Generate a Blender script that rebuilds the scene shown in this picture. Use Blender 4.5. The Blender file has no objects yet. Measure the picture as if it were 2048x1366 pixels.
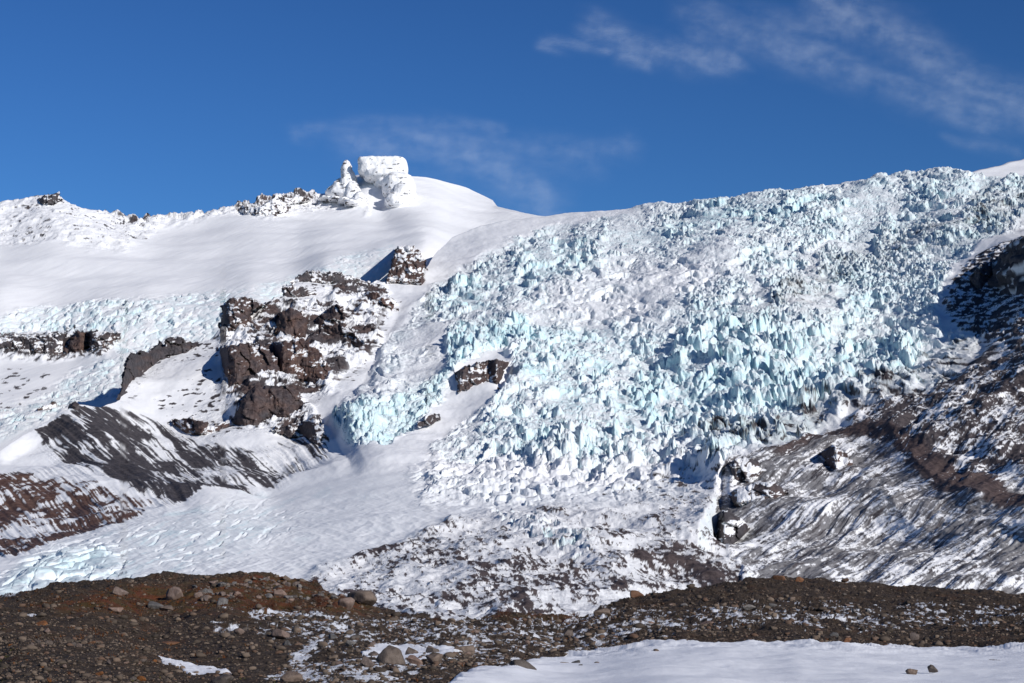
import bpy, math, random
import numpy as np
from mathutils import Vector

SC = bpy.context.scene
COL = SC.collection
R = math.radians

# ------------------------------------------------------------------ camera
F = 3982.0                    # focal length in photo pixels (70 mm on 36 mm)
HORIZON = 1180.0              # photo row of eye level
PITCH = math.atan((HORIZON - 683.0) / F)
CA, SA = math.cos(PITCH), math.sin(PITCH)
cam_d = bpy.data.cameras.new("camera")
cam = bpy.data.objects.new("camera", cam_d)
COL.objects.link(cam)
cam_d.lens = 70.0
cam_d.sensor_width = 36.0
cam_d.sensor_fit = 'HORIZONTAL'
cam_d.clip_start = 0.5
cam_d.clip_end = 90000.0
cam.location = (0, 0, 0)
cam.rotation_euler = (math.pi / 2 + PITCH, 0, 0)
SC.camera = cam

# ------------------------------------------------------------------ light
SUN_EL, SUN_AZ = 24.0, 45.0     # azimuth: degrees to the right of straight behind the camera
sd = Vector((math.sin(R(SUN_AZ)) * math.cos(R(SUN_EL)), -math.cos(R(SUN_AZ)) * math.cos(R(SUN_EL)), math.sin(R(SUN_EL))))
sun_d = bpy.data.lights.new("sun", 'SUN')
sun_d.energy = 4.15
sun_d.angle = R(0.5)
sun_d.color = (1.0, 0.965, 0.92)
sun = bpy.data.objects.new("sun", sun_d)
COL.objects.link(sun)
sun.rotation_euler = (-sd).to_track_quat('-Z', 'Y').to_euler()
sun.location = (300, -300, 300)

world = bpy.data.worlds.new("World")
SC.world = world
world.use_nodes = True
wn, wl = world.node_tree.nodes, world.node_tree.links
wn.clear()
sky = wn.new('ShaderNodeTexSky')
sky.sky_type = 'NISHITA'
sky.sun_disc = False
sky.sun_elevation = R(SUN_EL)
sky.sun_rotation = math.atan2(sd.x, sd.y)
sky.altitude = 200
sky.air_density = 1.0
sky.dust_density = 0.0
sky.ozone_density = 4.0
bg = wn.new('ShaderNodeBackground')
bg.inputs['Strength'].default_value = 0.10
wo = wn.new('ShaderNodeOutputWorld')
tint = wn.new('ShaderNodeMix'); tint.data_type = 'RGBA'; tint.blend_type = 'MULTIPLY'
tint.inputs[0].default_value = 1.0
tint.inputs[7].default_value = (0.34 * .105, 0.66 * .105, 1.02 * .105, 1.0)
wl.new(sky.outputs[0], tint.inputs[6])
gam = wn.new('ShaderNodeGamma'); gam.inputs[1].default_value = 1.55
wl.new(tint.outputs[2], gam.inputs[0])
lev = wn.new('ShaderNodeMix'); lev.data_type = 'RGBA'; lev.blend_type = 'MULTIPLY'; lev.inputs[0].default_value = 1.0
lev.inputs[7].default_value = (29.5, 15.0, 9.5, 1.0)
wl.new(gam.outputs[0], lev.inputs[6])
wl.new(lev.outputs[2], bg.inputs[0])
wl.new(bg.outputs[0], wo.inputs[0])

SC.view_settings.view_transform = 'Standard'
SC.view_settings.look = 'None'
SC.view_settings.gamma = 1.0
SC.view_settings.use_curve_mapping = False
SC.view_settings.exposure = 0.0

# ------------------------------------------------------------------ numpy tools
f4 = np.float32

def world_pt(px, py, D):
    """point at forward distance D (metres) seen along photo column px, row py"""
    x = (px - 1024.0) / F
    y = (683.0 - py) / F
    den = CA - y * SA
    return np.stack([D * x / den, D + 0 * x, D * (SA + y * CA) / den], -1)

def to_px(X, Y, Z):
    fz = Y * CA + Z * SA
    return 1024.0 + F * X / fz, 683.0 - F * (-Y * SA + Z * CA) / fz

def h32(ix, iy, seed):
    a = (ix.astype(np.int64) * 374761393 + iy.astype(np.int64) * 668265263 + seed * 2246822519) & 0xffffffff
    a = ((a ^ (a >> 13)) * 1274126177) & 0xffffffff
    a = ((a ^ (a >> 16)) * 2654435761) & 0xffffffff
    return (a ^ (a >> 15)) & 0xffffffff

def perlin(x, y, seed=0):
    x = np.asarray(x, f4); y = np.asarray(y, f4)
    x0 = np.floor(x); y0 = np.floor(y)
    fx = x - x0; fy = y - y0
    u = fx * fx * fx * (fx * (fx * 6 - 15) + 10)
    v = fy * fy * fy * (fy * (fy * 6 - 15) + 10)
    ix = x0.astype(np.int64); iy = y0.astype(np.int64)
    def g(i, j, dx, dy):
        a = h32(ix + i, iy + j, seed).astype(f4) * f4(2 * math.pi / 4294967296.0)
        return np.cos(a) * dx + np.sin(a) * dy
    n0 = g(0, 0, fx, fy); n1 = g(1, 0, fx - 1, fy)
    n2 = g(0, 1, fx, fy - 1); n3 = g(1, 1, fx - 1, fy - 1)
    a = n0 + u * (n1 - n0); b = n2 + u * (n3 - n2)
    return (a + v * (b - a)) * 1.5

def fbm(x, y, octv=4, seed=0, gain=0.5, lac=2.03):
    s = 0; a = 1.0; t = 0
    for i in range(octv):
        s = s + a * perlin(x * (lac ** i) + 17.3 * i, y * (lac ** i) - 9.1 * i, seed + i)
        t += a; a *= gain
    return s / t * 1.4

def ridged(x, y, octv=4, seed=0, gain=0.5):
    s = 0; a = 1.0; t = 0
    for i in range(octv):
        s = s + a * (1 - 2.2 * np.abs(perlin(x * 2.1 ** i + 3.7 * i, y * 2.1 ** i + 8.3 * i, seed + i)))
        t += a; a *= gain
    return s / t

def worley(x, y, seed=0, jit=0.85):
    x = np.asarray(x, f4); y = np.asarray(y, f4)
    ix = np.floor(x).astype(np.int64); iy = np.floor(y).astype(np.int64)
    F1 = np.full(x.shape, 9.0, f4); F2 = F1.copy()
    cid = np.zeros(x.shape, np.int64); DX = np.zeros(x.shape, f4); DY = DX.copy()
    for i in (-1, 0, 1):
        for j in (-1, 0, 1):
            h = h32(ix + i, iy + j, seed)
            cx = ix + i + 0.5 + jit * ((h & 0xffff) / 65536.0 - 0.5)
            cy = iy + j + 0.5 + jit * ((h >> 16) / 65536.0 - 0.5)
            dx = (x - cx).astype(f4); dy = (y - cy).astype(f4)
            d = np.sqrt(dx * dx + dy * dy)
            m = d < F1
            F2 = np.where(m, F1, np.minimum(F2, d))
            F1 = np.where(m, d, F1); cid = np.where(m, h, cid)
            DX = np.where(m, dx, DX); DY = np.where(m, dy, DY)
    r1 = (((cid * 2654435761) >> 7) & 0xffff) / 65536.0
    r2 = (((cid * 40503 + 77) >> 5) & 0xffff) / 65536.0
    r3 = (((cid * 9176741 + 5) >> 9) & 0xffff) / 65536.0
    return F1, F2, r1.astype(f4), r2.astype(f4), r3.astype(f4), DX, DY

def sstep(a, b, x):
    t = np.clip((x - a) / (b - a), 0, 1)
    return t * t * (3 - 2 * t)

def tps(points, smooth=1e-3):
    P = np.array(points, float)
    xy = P[:, :2] / 500.0
    v = np.log(P[:, 2])
    n = len(P)
    d = np.linalg.norm(xy[:, None] - xy[None], axis=2)
    K = np.where(d > 0, d * d * np.log(d + 1e-12), 0) + smooth * np.eye(n)
    A = np.zeros((n + 3, n + 3)); A[:n, :n] = K
    A[:n, n] = 1; A[:n, n + 1:] = xy; A[n, :n] = 1; A[n + 1:, :n] = xy.T
    w = np.linalg.solve(A, np.concatenate([v, [0, 0, 0]]))
    def ev(px, py):
        x = px / 500.0; y = py / 500.0
        s = w[n] + w[n + 1] * x + w[n + 2] * y
        for k in range(n):
            r2 = (x - xy[k, 0]) ** 2 + (y - xy[k, 1]) ** 2
            s = s + w[k] * 0.5 * r2 * np.log(r2 + 1e-12)
        return np.exp(s)
    return ev

RX = np.arange(-100, 2160, 4.0); RY = np.arange(280, 1420, 4.0)
RGX, RGY = np.meshgrid(RX, RY)

def sample(img, px, py):
    u = np.clip((px - RX[0]) / 4.0, 0, len(RX) - 1.001); v = np.clip((py - RY[0]) / 4.0, 0, len(RY) - 1.001)
    i = u.astype(int); j = v.astype(int); fu = u - i; fv = v - j
    return ((img[j, i] * (1 - fu) + img[j, i + 1] * fu) * (1 - fv) + (img[j + 1, i] * (1 - fu) + img[j + 1, i + 1] * fu) * fv).astype(f4)

def seg_dist(px, py, pts, closed=False):
    best = np.full(px.shape, 1e9)
    n = len(pts)
    for k in range(n if closed else n - 1):
        x0, y0 = pts[k]; x1, y1 = pts[(k + 1) % n]
        dx, dy = x1 - x0, y1 - y0
        t = np.clip(((px - x0) * dx + (py - y0) * dy) / (dx * dx + dy * dy + 1e-9), 0, 1)
        best = np.minimum(best, (px - x0 - t * dx) ** 2 + (py - y0 - t * dy) ** 2)
    return np.sqrt(best)

def poly_sd(px, py, pts):
    """signed distance, positive inside"""
    ins = np.zeros(px.shape, bool)
    n = len(pts)
    for k in range(n):
        x0, y0 = pts[k]; x1, y1 = pts[(k + 1) % n]
        if y0 == y1: continue
        c = ((py >= min(y0, y1)) & (py < max(y0, y1))) & (px < x0 + (py - y0) * (x1 - x0) / (y1 - y0))
        ins ^= c
    d = seg_dist(px, py, pts, True)
    return np.where(ins, d, -d)

def area(pts, feather=12.0):
    """raster of a traced area: 1 well inside, .5 on its line, 0 outside"""
    return sstep(-feather, feather, poly_sd(RGX, RGY, pts))

# ------------------------------------------------------------------ mesh tools
def mesh_from(name, V, Fq, mat, attrs=None, smooth=True, parent=None):
    me = bpy.data.meshes.new(name)
    k = Fq.shape[1]
    me.vertices.add(len(V)); me.vertices.foreach_set("co", np.ascontiguousarray(V, f4).ravel())
    me.loops.add(Fq.size); me.loops.foreach_set("vertex_index", np.ascontiguousarray(Fq, np.int32).ravel())
    me.polygons.add(len(Fq)); me.polygons.foreach_set("loop_start", np.arange(0, Fq.size, k, dtype=np.int32))
    me.update(calc_edges=True)
    if smooth:
        me.polygons.foreach_set("use_smooth", np.ones(len(Fq), bool))
    for an, av in (attrs or {}).items():
        a = me.attributes.new(an, 'FLOAT', 'POINT')
        a.data.foreach_set("value", np.ascontiguousarray(av, f4).ravel())
    me.materials.append(mat)
    o = bpy.data.objects.new(name, me)
    COL.objects.link(o)
    if parent: o.parent = parent
    return o

def grid_obj(name, P, fm, mat, attrs, smooth=True):
    h, w = P.shape[:2]
    idx = np.arange(h * w).reshape(h, w)
    q = np.stack([idx[:-1, :-1], idx[1:, :-1], idx[1:, 1:], idx[:-1, 1:]], -1)
    q = q[fm] if fm is not None else q.reshape(-1, 4)
    used = np.unique(q)
    remap = np.zeros(h * w, np.int32); remap[used] = np.arange(len(used))
    return mesh_from(name, P.reshape(-1, 3)[used], remap[q], mat, {k: v.ravel()[used] for k, v in attrs.items()}, smooth)

def normals(P):
    du = np.gradient(P, axis=1); dv = np.gradient(P, axis=0)
    n = np.cross(du, dv)
    n /= np.linalg.norm(n, axis=-1, keepdims=True) + 1e-9
    return n * np.sign(n[..., 2:3] + 1e-9)

def tag(o, label=None, cat=None, group=None, kind=None):
    if label: o['label'] = label
    if cat: o['category'] = cat
    if group: o['group'] = group
    if kind: o['kind'] = kind
    return o

def ico(sub):
    import bmesh
    bm = bmesh.new(); bmesh.ops.create_icosphere(bm, subdivisions=sub, radius=1.0)
    V = np.array([v.co[:] for v in bm.verts]); Fc = np.array([[v.index for v in f.verts] for f in bm.faces]); bm.free()
    return V, Fc

# ------------------------------------------------------------------ materials
class NT:
    def __init__(s, name):
        s.m = bpy.data.materials.new(name); s.m.use_nodes = True
        s.t = s.m.node_tree; s.t.nodes.clear()
    def n(s, typ, **kw):
        nd = s.t.nodes.new(typ)
        for k, v in kw.items(): setattr(nd, k, v)
        return nd
    def l(s, a, b): s.t.links.new(a, b)
    def attr(s, name): return s.n('ShaderNodeAttribute', attribute_name=name).outputs['Fac']
    def mix(s, f, a, b):
        nd = s.n('ShaderNodeMix', data_type='RGBA')
        for sock, v in ((nd.inputs[0], f), (nd.inputs[6], a), (nd.inputs[7], b)):
            if isinstance(v, (int, float)): sock.default_value = v
            elif isinstance(v, tuple): sock.default_value = (*v, 1)
            else: s.l(v, sock)
        return nd.outputs[2]
    def math(s, op, a, b=0.0, c=None):
        nd = s.n('ShaderNodeMath', operation=op)
        for i, v in enumerate((a, b, c)):
            if v is None: continue
            if isinstance(v, (int, float)): nd.inputs[i].default_value = v
            else: s.l(v, nd.inputs[i])
        return nd.outputs[0]
    def noise(s, scale, detail=4, rough=0.55, vec=None):
        nd = s.n('ShaderNodeTexNoise'); nd.inputs['Scale'].default_value = scale
        nd.inputs['Detail'].default_value = detail; nd.inputs['Roughness'].default_value = rough
        if vec is not None: s.l(vec, nd.inputs['Vector'])
        return nd.outputs['Fac']
    def ramp(s, f, a, b):
        nd = s.n('ShaderNodeMapRange', interpolation_type='SMOOTHSTEP')
        s.l(f, nd.inputs[0]); nd.inputs[1].default_value = a; nd.inputs[2].default_value = b
        return nd.outputs[0]
    def geo(s):
        return s.n('ShaderNodeNewGeometry')
    def bump(s, h, dist, strength=1.0):
        nd = s.n('ShaderNodeBump'); nd.inputs['Distance'].default_value = dist
        nd.inputs['Strength'].default_value = strength; s.l(h, nd.inputs['Height'])
        return nd.outputs[0]
    def out(s, col, rough=0.8, bump=None, spec=0.3, extra=None):
        b = s.n('ShaderNodeBsdfPrincipled')
        if isinstance(col, tuple): b.inputs['Base Color'].default_value = (*col, 1)
        else: s.l(col, b.inputs['Base Color'])
        if isinstance(rough, float): b.inputs['Roughness'].default_value = rough
        else: s.l(rough, b.inputs['Roughness'])
        b.inputs['Specular IOR Level'].default_value = spec
        if bump is not None: s.l(bump, b.inputs['Normal'])
        o = s.n('ShaderNodeOutputMaterial'); s.l(b.outputs[0], o.inputs[0])
        return s.m

def terrain_mat(name, unit=1.0):
    """snow / blue ice / bare rock by surface attributes, with procedural tone and grain (unit = metres per fine grain)"""
    t = NT(name)
    pos = t.geo().outputs['Position']
    n1 = t.noise(0.02 / unit, 6, 0.6, pos); n2 = t.noise(0.25 / unit, 5, 0.65, pos); n3 = t.noise(0.006 / unit, 3, 0.5, pos)
    snow = t.mix(n1, (0.875, 0.875, 0.885), (0.905, 0.90, 0.90))
    ice = t.mix(t.ramp(n2, 0.3, 0.7), (0.47, 0.73, 0.78), (0.71, 0.86, 0.88))
    dark = t.mix(t.ramp(n2, 0.35, 0.65), (0.042, 0.038, 0.042), (0.084, 0.075, 0.079))
    warm = t.mix(t.ramp(n2, 0.35, 0.65), (0.075, 0.040, 0.032), (0.150, 0.088, 0.065))
    rock = t.mix(t.attr('warm'), dark, warm)
    c = t.mix(t.attr('ice'), snow, ice)
    c = t.mix(t.attr('dirt'), c, (0.30, 0.28, 0.25))
    c = t.mix(t.attr('rock'), c, rock)
    hb = t.math('ADD', t.math('MULTIPLY', n2, 1.0), t.math('MULTIPLY', n1, 3.0))
    bm = t.n('ShaderNodeBump'); bm.inputs['Distance'].default_value = 1.6 * unit
    t.l(hb, bm.inputs['Height']); t.l(t.math('MULTIPLY_ADD', t.attr('rough'), 0.9, 0.06), bm.inputs['Strength'])
    return t.out(c, 0.75, bm.outputs[0], 0.2)

MT = terrain_mat("mountain_surface", 4.0)
GL = terrain_mat("glacier_surface", 2.0)
SL = terrain_mat("slope_surface", 1.5)
RK = terrain_mat("rock_surface", 2.0)

# ================================================================== BACK MOUNTAIN
SKY_L = [(-60,412),(0,405),(60,398),(100,391),(118,394),(140,408),(160,418),(210,426),(235,430),(270,440),(330,437),(400,430),(440,424),(470,417),
         (540,402),(560,396),(600,396),(655,386),(688,374),(702,354),(715,350),(820,352),(850,354),(870,358),(930,374),(960,388),(985,400),(995,413),(1040,424),(1075,431),(1130,436),(1330,440)]
FRONT_TOP = [(-60,928),(0,900),(60,862),(110,833),(150,810),(175,812),(200,816),(240,800),(256,745),(300,714),(340,700),(390,690),(440,672),(452,622),(490,604),(540,613),(566,600),
             (590,566),(620,553),(690,555),(745,568),(790,566),(850,540),(870,508),(905,475),(960,452),(1010,441),(1075,434),(1130,426),(1240,419),(1300,409),(1400,404),(1440,400),(1500,391),(1600,378),
             (1660,366),(1740,357),(1830,350),(1900,347),(1935,347),(2000,350),(2110,352)]

def interp(line, px):
    a = np.array(line, float)
    return np.interp(px, a[:, 0], a[:, 1])

far_D = tps([(0,405,5600),(115,392,5650),(270,438,5750),(420,428,5950),(560,398,6250),(655,386,6500),(760,382,6350),(700,420,6120),(765,424,6170),(765,402,6260),(765,362,6410),(832,400,6330),(720,366,6420),(870,360,7000),(990,412,6900),(1075,430,6300),(1300,440,6300),
             (-60,410,5500),(0,500,5050),(150,490,5080),(300,520,5000),(450,500,5150),(600,480,5350),(700,440,5800),(900,430,6150),(0,590,4330),(300,590,4330),(500,570,4400),(650,530,4600),(760,500,4850),(850,480,5000),(1000,470,5600),
             (0,660,4080),(200,655,4080),(420,650,4050),(600,600,4350),(0,705,3960),(150,705,3960),(300,705,3900),(0,800,3500),(200,770,3560),(250,800,3380),(60,850,3250),(0,900,3100),(300,860,3150),
             (450,750,3700),(700,600,4400),(850,560,4700),(1000,520,5200),(1300,520,5600)])

def region_noise(X, Y, s, seed):
    return fbm(X / s, Y / s, 4, seed)

def serac_field(X, Y, size, seed):
    wx = fbm(X / (size * 2.2), Y / (size * 2.2), 3, seed + 50) * size * 0.7
    wy = fbm(X / (size * 2.2) + 40, Y / (size * 2.2) + 40, 3, seed + 60) * size * 0.7
    F1, F2, r1, r2, r3, dx, dy = worley((X + wx) / size, (Y + wy) / (size * 2.1), seed)
    cre = sstep(0.0, 0.22, F2 - F1)
    tilt = (r2 - 0.5) * dx * 2.0 + (r3 - 0.25) * dy * 1.6
    Hh = (0.10 + 0.9 * r1 ** 1.4 + tilt + 0.35 * (1 - F1) ** 2) * cre
    G1, G2, q1, q2, q3, ex, ey = worley((X + wx * 1.4) / (size * 0.42), (Y + wy * 1.4) / (size * 0.9), seed + 7)
    sub = (0.2 + 0.8 * q1 + (q2 - .5) * ex * 1.5) * sstep(0, 0.25, G2 - G1)
    return (Hh * 0.72 + sub * 0.17 * (0.4 + r1) - 0.33) * size, cre

# grid
pxs = np.concatenate([np.arange(-176, -56, 4.0), np.arange(-56, 1296, 1.5)])
NR0 = 430
t = np.linspace(0, 1, NR0)
top = interp(SKY_L, pxs); bot = np.minimum(interp(FRONT_TOP, pxs) + 45, 950)
PX = np.repeat(pxs[None], NR0, 0)
PY = bot[None] + (top - bot)[None] * t[:, None]
D = far_D(PX, PY)
P = world_pt(PX, PY, D)
X, Y, Z = P[..., 0].astype(f4), P[..., 1].astype(f4), P[..., 2].astype(f4)
wpx = np.maximum(PX, -50) + 9 * fbm(X / 60, Z / 60, 3, 3); wpy = PY + 5 * fbm(X / 60 + 9, Z / 60, 3, 4)
A = lambda pts, fe=10: sample(area(pts, fe), wpx, wpy)
ice_band = A([(-80,640),(0,632),(100,612),(200,602),(330,588),(480,570),(570,562),(700,512),(790,488),(800,520),(770,600),(450,680),(380,690),(300,700),(235,695),(200,660),(100,668),(0,672),(-80,680)], 9)
ice_low = A([(250,700),(235,800),(150,812),(90,850),(0,880),(-80,900),(-80,860),(0,815),(60,800),(110,770),(160,725),(200,705)], 12)
crag_l = A([(-80,400),(120,380),(220,410),(300,430),(320,455),(250,500),(180,500),(120,480),(60,490),(-80,490)], 12)
crag_sky = np.exp(-((PY - top[None]) / 11.0) ** 2) * sstep(180, 260, PX) * (1 - sstep(625, 650, PX))
crag_r = A([(460,412),(600,392),(640,398),(735,405),(740,425),(690,412),(580,430),(545,440),(480,432)], 6)
out_low = A([(-80,670),(0,668),(85,670),(150,658),(235,660),(238,675),(200,700),(100,715),(0,705),(-80,700)], 7)
snow_rocky = A([(-80,720),(100,730),(130,770),(60,800),(0,850),(-80,880)], 18)
edge_fade = sstep(0, 14, PY - top[None])

dz = 18 * fbm(X / 520, Y / 520, 3, 11) * edge_fade
dz += 1.1 * fbm(X / 90, Y / 170, 3, 12) + 0.5 * fbm((X - Y * .3) / 14, Y / 120, 3, 13)
S1, cre = serac_field(X, Y, 20.0, 21)
am = ice_band * (0.25 + 0.75 * sstep(500, 200, PX)) + 0.6 * ice_low
am = am * (0.45 + 0.7 * np.clip(fbm(X / 120, Y / 120, 2, 22) + .5, 0, 1))
dz += am * S1 * 0.62
cr = (crag_l * 0.30 + crag_sky * 0.85 + crag_r * 0.55 + 0.5 * out_low)
F1, F2, r1, r2, r3, dx_, dy_ = worley(X / 26, Y / 34, 31)
crg = ridged(X / 60, Y / 75, 4, 32)
dz += cr * (22 * crg + 16 * (r1 - .4) * sstep(0, .2, F2 - F1))
P[..., 2] += dz
N = normals(P)
nz = N[..., 2]
# peak dome: wind-carved streaks
rock = sstep(0.02, 0.16, (crag_l * 0.62 + crag_r * .62 + crag_sky * 0.22) * (0.72 - nz) * 2.2 + (crag_l + crag_r * .6) * (0.55 * fbm(X / 26, Z / 7, 4, 33) + .30 * fbm(X / 60, Z / 40, 3, 38) - .06))
rock = np.maximum(rock, sstep(0.0, 0.12, out_low * (0.35 + 0.9 * fbm(X / 14, Z / 5, 4, 34)) - 0.22))
rock = np.maximum(rock, sstep(0.0, 0.10, snow_rocky * (fbm(X / 22, Z / 12, 4, 35) * .9) - 0.30))
ice = np.clip((ice_band * .9 + ice_low) * (0.25 + 1.1 * (0.82 - nz) + 0.5 * fbm(X / 35, Y / 60, 3, 36) + 0.3 * (1 - cre)), 0, 1) * 0.85
warm = sstep(-.3, .5, fbm(X / 50, Z / 30, 3, 37)) * 0.3
rough = np.clip(0.05 + cr + am, 0, 1)
# skirt behind the skyline
def skirt(P, attrs, back=(60, 260, 900), drop=(20, 160, 700)):
    rows = [P]
    for b, d in zip(back, drop):
        r = P[-1:].copy(); r[..., 1] += b; r[..., 2] -= d; rows.append(r)
    return np.concatenate(rows, 0), {k: np.concatenate([v] + [v[-1:]] * len(back), 0) for k, v in attrs.items()}
P0, A0 = skirt(P, dict(rock=rock, ice=ice, warm=warm, rough=rough, dirt=0 * rock))
# split into the snow mountain and the hanging glacier (ice bands)
lab = ((sample(area([(-80,640),(0,632),(100,612),(200,602),(330,588),(480,570),(570,562),(700,512),(790,488),(810,530),(800,1000),(-80,1000)], 2), PX, PY)) > .5)
fm = np.zeros((P0.shape[0] - 1, P0.shape[1] - 1), bool)
fm[:lab.shape[0] - 1] = lab[:-1, :-1]
o = grid_obj("mountain", P0, ~fm, MT, A0); tag(o, kind='structure', cat='mountain', label='snow-covered volcano slope with ragged ridge below the blue sky')
o = grid_obj("hanging_glacier", P0, fm, GL, A0); tag(o, kind='structure', cat='glacier', label='pale blue hanging glacier band behind the dark rocks on the left')
farP, farPX, farPY = P0, PX, PY

# ================================================================== FRONT TERRAIN (rock ridge, icefall, tongue, moraine slope)
near_D = tps([(-60,925,2380),(0,898,2450),(60,862,2550),(150,810,2680),(240,803,2800),(330,700,3300),(445,660,3420),(600,560,3800),(700,552,3950),(790,566,3980),(860,520,4350),(1000,441,4950),(1130,427,5000),
              (1240,419,4900),(1400,404,4650),(1600,377,4450),(1900,347,4250),(2060,348,4150),(2110,352,4100),
              (500,700,3250),(640,650,3480),(560,760,3020),(520,850,2780),(650,850,2760),(700,700,3300),(740,620,3680),(600,930,2550),(400,900,2620),(300,850,2780),(540,985,2280),(350,760,3020),
              (700,900,2500),(680,850,2680),(760,680,3350),(820,620,3650),(720,870,2540),(850,720,3080),(900,640,3430),(960,760,2900),(960,700,3150),(900,820,2720),(900,560,4000),(1000,500,4350),
              (1000,900,2450),(1000,820,2680),(1100,700,3130),(1200,600,3520),(1200,500,4050),(1120,560,3750),(1400,850,2560),(1400,700,2960),(1400,600,3350),(1400,500,3850),(1600,500,3720),(1600,650,3060),(1600,780,2640),(1800,430,3950),(1800,600,3180),(1850,700,2780),(1700,560,3400),
              (600,1000,2120),(800,960,2180),(1100,960,2150),(300,1060,1720),(100,1160,1310),(245,1150,1290),(500,1140,1350),(700,1080,1620),(900,1060,1690),(-60,1200,1150),(300,1200,1130),(600,1190,1200),(900,1240,1020),(1200,1240,1020),(1200,1100,1520),(1400,1050,1730),(1420,980,1980),(1380,930,2250),
              (300,1270,980),(900,1280,950),(1600,1270,1180),(2100,1270,1180),(-60,1280,980),
              (330,1010,2010),(-60,1110,1640),(100,970,2230),(0,960,2260),(-60,960,2230),(200,900,2430),(150,1050,1850),(480,985,2180),
              (1480,1165,1450),(1600,1190,1400),(2048,1190,1320),(2110,1190,1310),(2048,1100,1480),(1800,1100,1580),(1600,1050,1730),(1800,950,1950),(2060,950,1800),(1780,852,2250),(1900,790,2350),(2060,800,2200),(2060,700,2420),(1700,870,2280),(1530,912,2130),(1450,955,2040),(1440,1090,1700),(1960,660,2800),(1900,640,2900),
              (2060,480,3230),(1960,480,3400),(1900,550,3220),(2060,420,3650),(2060,600,2860),(1990,560,3120)], 2e-4)

pxs = np.concatenate([np.arange(-176, -56, 4.0), np.arange(-56, 2106, 1.4), np.arange(2106, 2230, 4.0)])
NR = 1060
t = np.linspace(0, 1, NR)
topF = interp(FRONT_TOP, pxs)
PX = np.repeat(pxs[None], NR, 0)
PY = 1275 + (topF - 1275)[None] * t[:, None]
# evaluate the smooth base on the raster, then sample
Draster = near_D(RGX, RGY)
D = sample(Draster, PX, PY).astype(float)

def tent(pts, w, a, one=None):
    """crest (a>0 forward) along a traced line"""
    return a * np.clip(1 - seg_dist(RGX, RGY, pts) / w, 0, 1) ** 1.2
T = np.zeros_like(RGX)
for pts, w, a in [([(150,808),(215,880),(300,950),(400,1000)],70,55),([(0,898),(60,862),(150,808)],28,30),([(-60,955),(60,955),(200,975),(330,1010)],40,38),
                  ([(1700,842),(1780,852),(1840,925),(1920,985),(2048,1040),(2110,1060)],54,46),([(1440,940),(1530,905),(1650,865),(1700,842)],40,40),
                  ([(1700,985),(1760,1000),(1830,1050),(1920,1075),(2110,1060)],48,42),([(1640,880),(1690,900),(1700,935),(1660,965)],18,22),
                  ([(1980,900),(2048,940),(2110,960)],40,30),([(1780,800),(1900,790),(1960,830)],25,22),
                  ([(1440,930),(1425,1000),(1400,1060),(1395,1090)],44,50),
                  ([(1180,1105),(1260,1090),(1370,1140),(1450,1180)],45,30),([(930,1165),(980,1160),(1080,1220)],32,20),
                  ([(1010,650),(960,690),(910,740)],40,55),([(700,850),(780,790),(890,735)],45,30)]:
    T += tent(pts, w, a)
for pts, w, a in [([(1446,960),(1438,1030),(1432,1085)],17,60),([(700,930),(660,860),(740,740),(800,620)],30,30),([(1640,925),(1660,940)],14,20),([(1690,835),(1700,812)],16,35),
                  ([(1060,700),(1010,770)],20,45)]:
    T -= tent(pts, w, a)
D = D - sample(T, PX, PY)
P = world_pt(PX, PY, D)
X, Y, Z = (P[..., i].astype(f4) for i in range(3))
wn1 = fbm(X / 70, Z / 40, 4, 41); wn2 = fbm(X / 70 + 31, Z / 40, 4, 42)
wpx = np.clip(PX, -50, 2090) + 16 * wn1; wpy = PY + 9 * wn2
A = lambda pts, fe=12: sample(area(pts, fe), wpx, wpy)
# ---- traced areas
GLAC = [(700,885),(660,850),(680,790),(720,740),(770,680),(800,640),(830,600),(860,570),(900,545),(950,520),(1010,480),(1100,445),(1200,425),(1500,380),(2150,300),(2150,430),(2048,440),(1960,480),(1900,545),(1870,600),(1880,650),(1960,650),
        (1960,700),(1900,760),(1840,790),(1700,820),(1620,870),(1520,905),(1430,945),(1200,960),(1000,930),(900,930),(860,900),(900,850),(1000,790),(1030,730),(1000,700),(940,720),(900,740),(880,790),(840,840),(760,880)]
g_all = A(GLAC, 10)
big = A([(1330,700),(1400,640),(1500,640),(1700,660),(1850,680),(1850,750),(1700,800),(1600,830),(1450,850),(1300,860),(1250,800)], 30)
hollow = A([(1100,590),(1250,520),(1450,500),(1500,560),(1350,600),(1230,640),(1080,640)], 35)
slabs = A([(880,690),(800,740),(700,800),(690,820),(780,760),(880,740),(900,650),(860,640),(790,690)], 14)
side_front = A([(665,850),(700,815),(780,800),(840,760),(900,735),(905,770),(850,830),(760,885),(700,885)], 8)
lower_hum = A([(880,920),(1100,870),(1300,880),(1430,930),(1440,960),(1250,985),(1000,1010),(850,1000),(820,950)], 28)
tongue = A([(-80,1230),(0,1160),(60,1120),(180,1050),(320,1010),(540,985),(700,940),(850,940),(1100,980),(1400,950),(1400,1010),(1000,1020),(860,1060),(760,1110),(640,1150),(640,1300),(-80,1300)], 14)
snout = A([(-80,1250),(0,1185),(60,1130),(110,1115),(200,1100),(230,1130),(150,1170),(90,1185)], 34)
left_t = A([(-80,1250),(0,1170),(120,1100),(300,1040),(520,1010),(600,1040),(480,1110),(260,1170),(90,1200)], 40)
debris = A([(600,1300),(600,1180),(640,1140),(760,1110),(820,1070),(900,1035),(1080,1010),(1290,995),(1400,985),(1440,1000),(1430,1090),(1490,1165),(1500,1300)], 16)
debris_edge = A([(1180,985),(1400,935),(1450,930),(1440,1000),(1300,1010)], 20)
blue_crev = A([(990,1030),(1060,1030),(1180,1080),(1190,1110),(1150,1130),(1060,1100)], 12)
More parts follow.
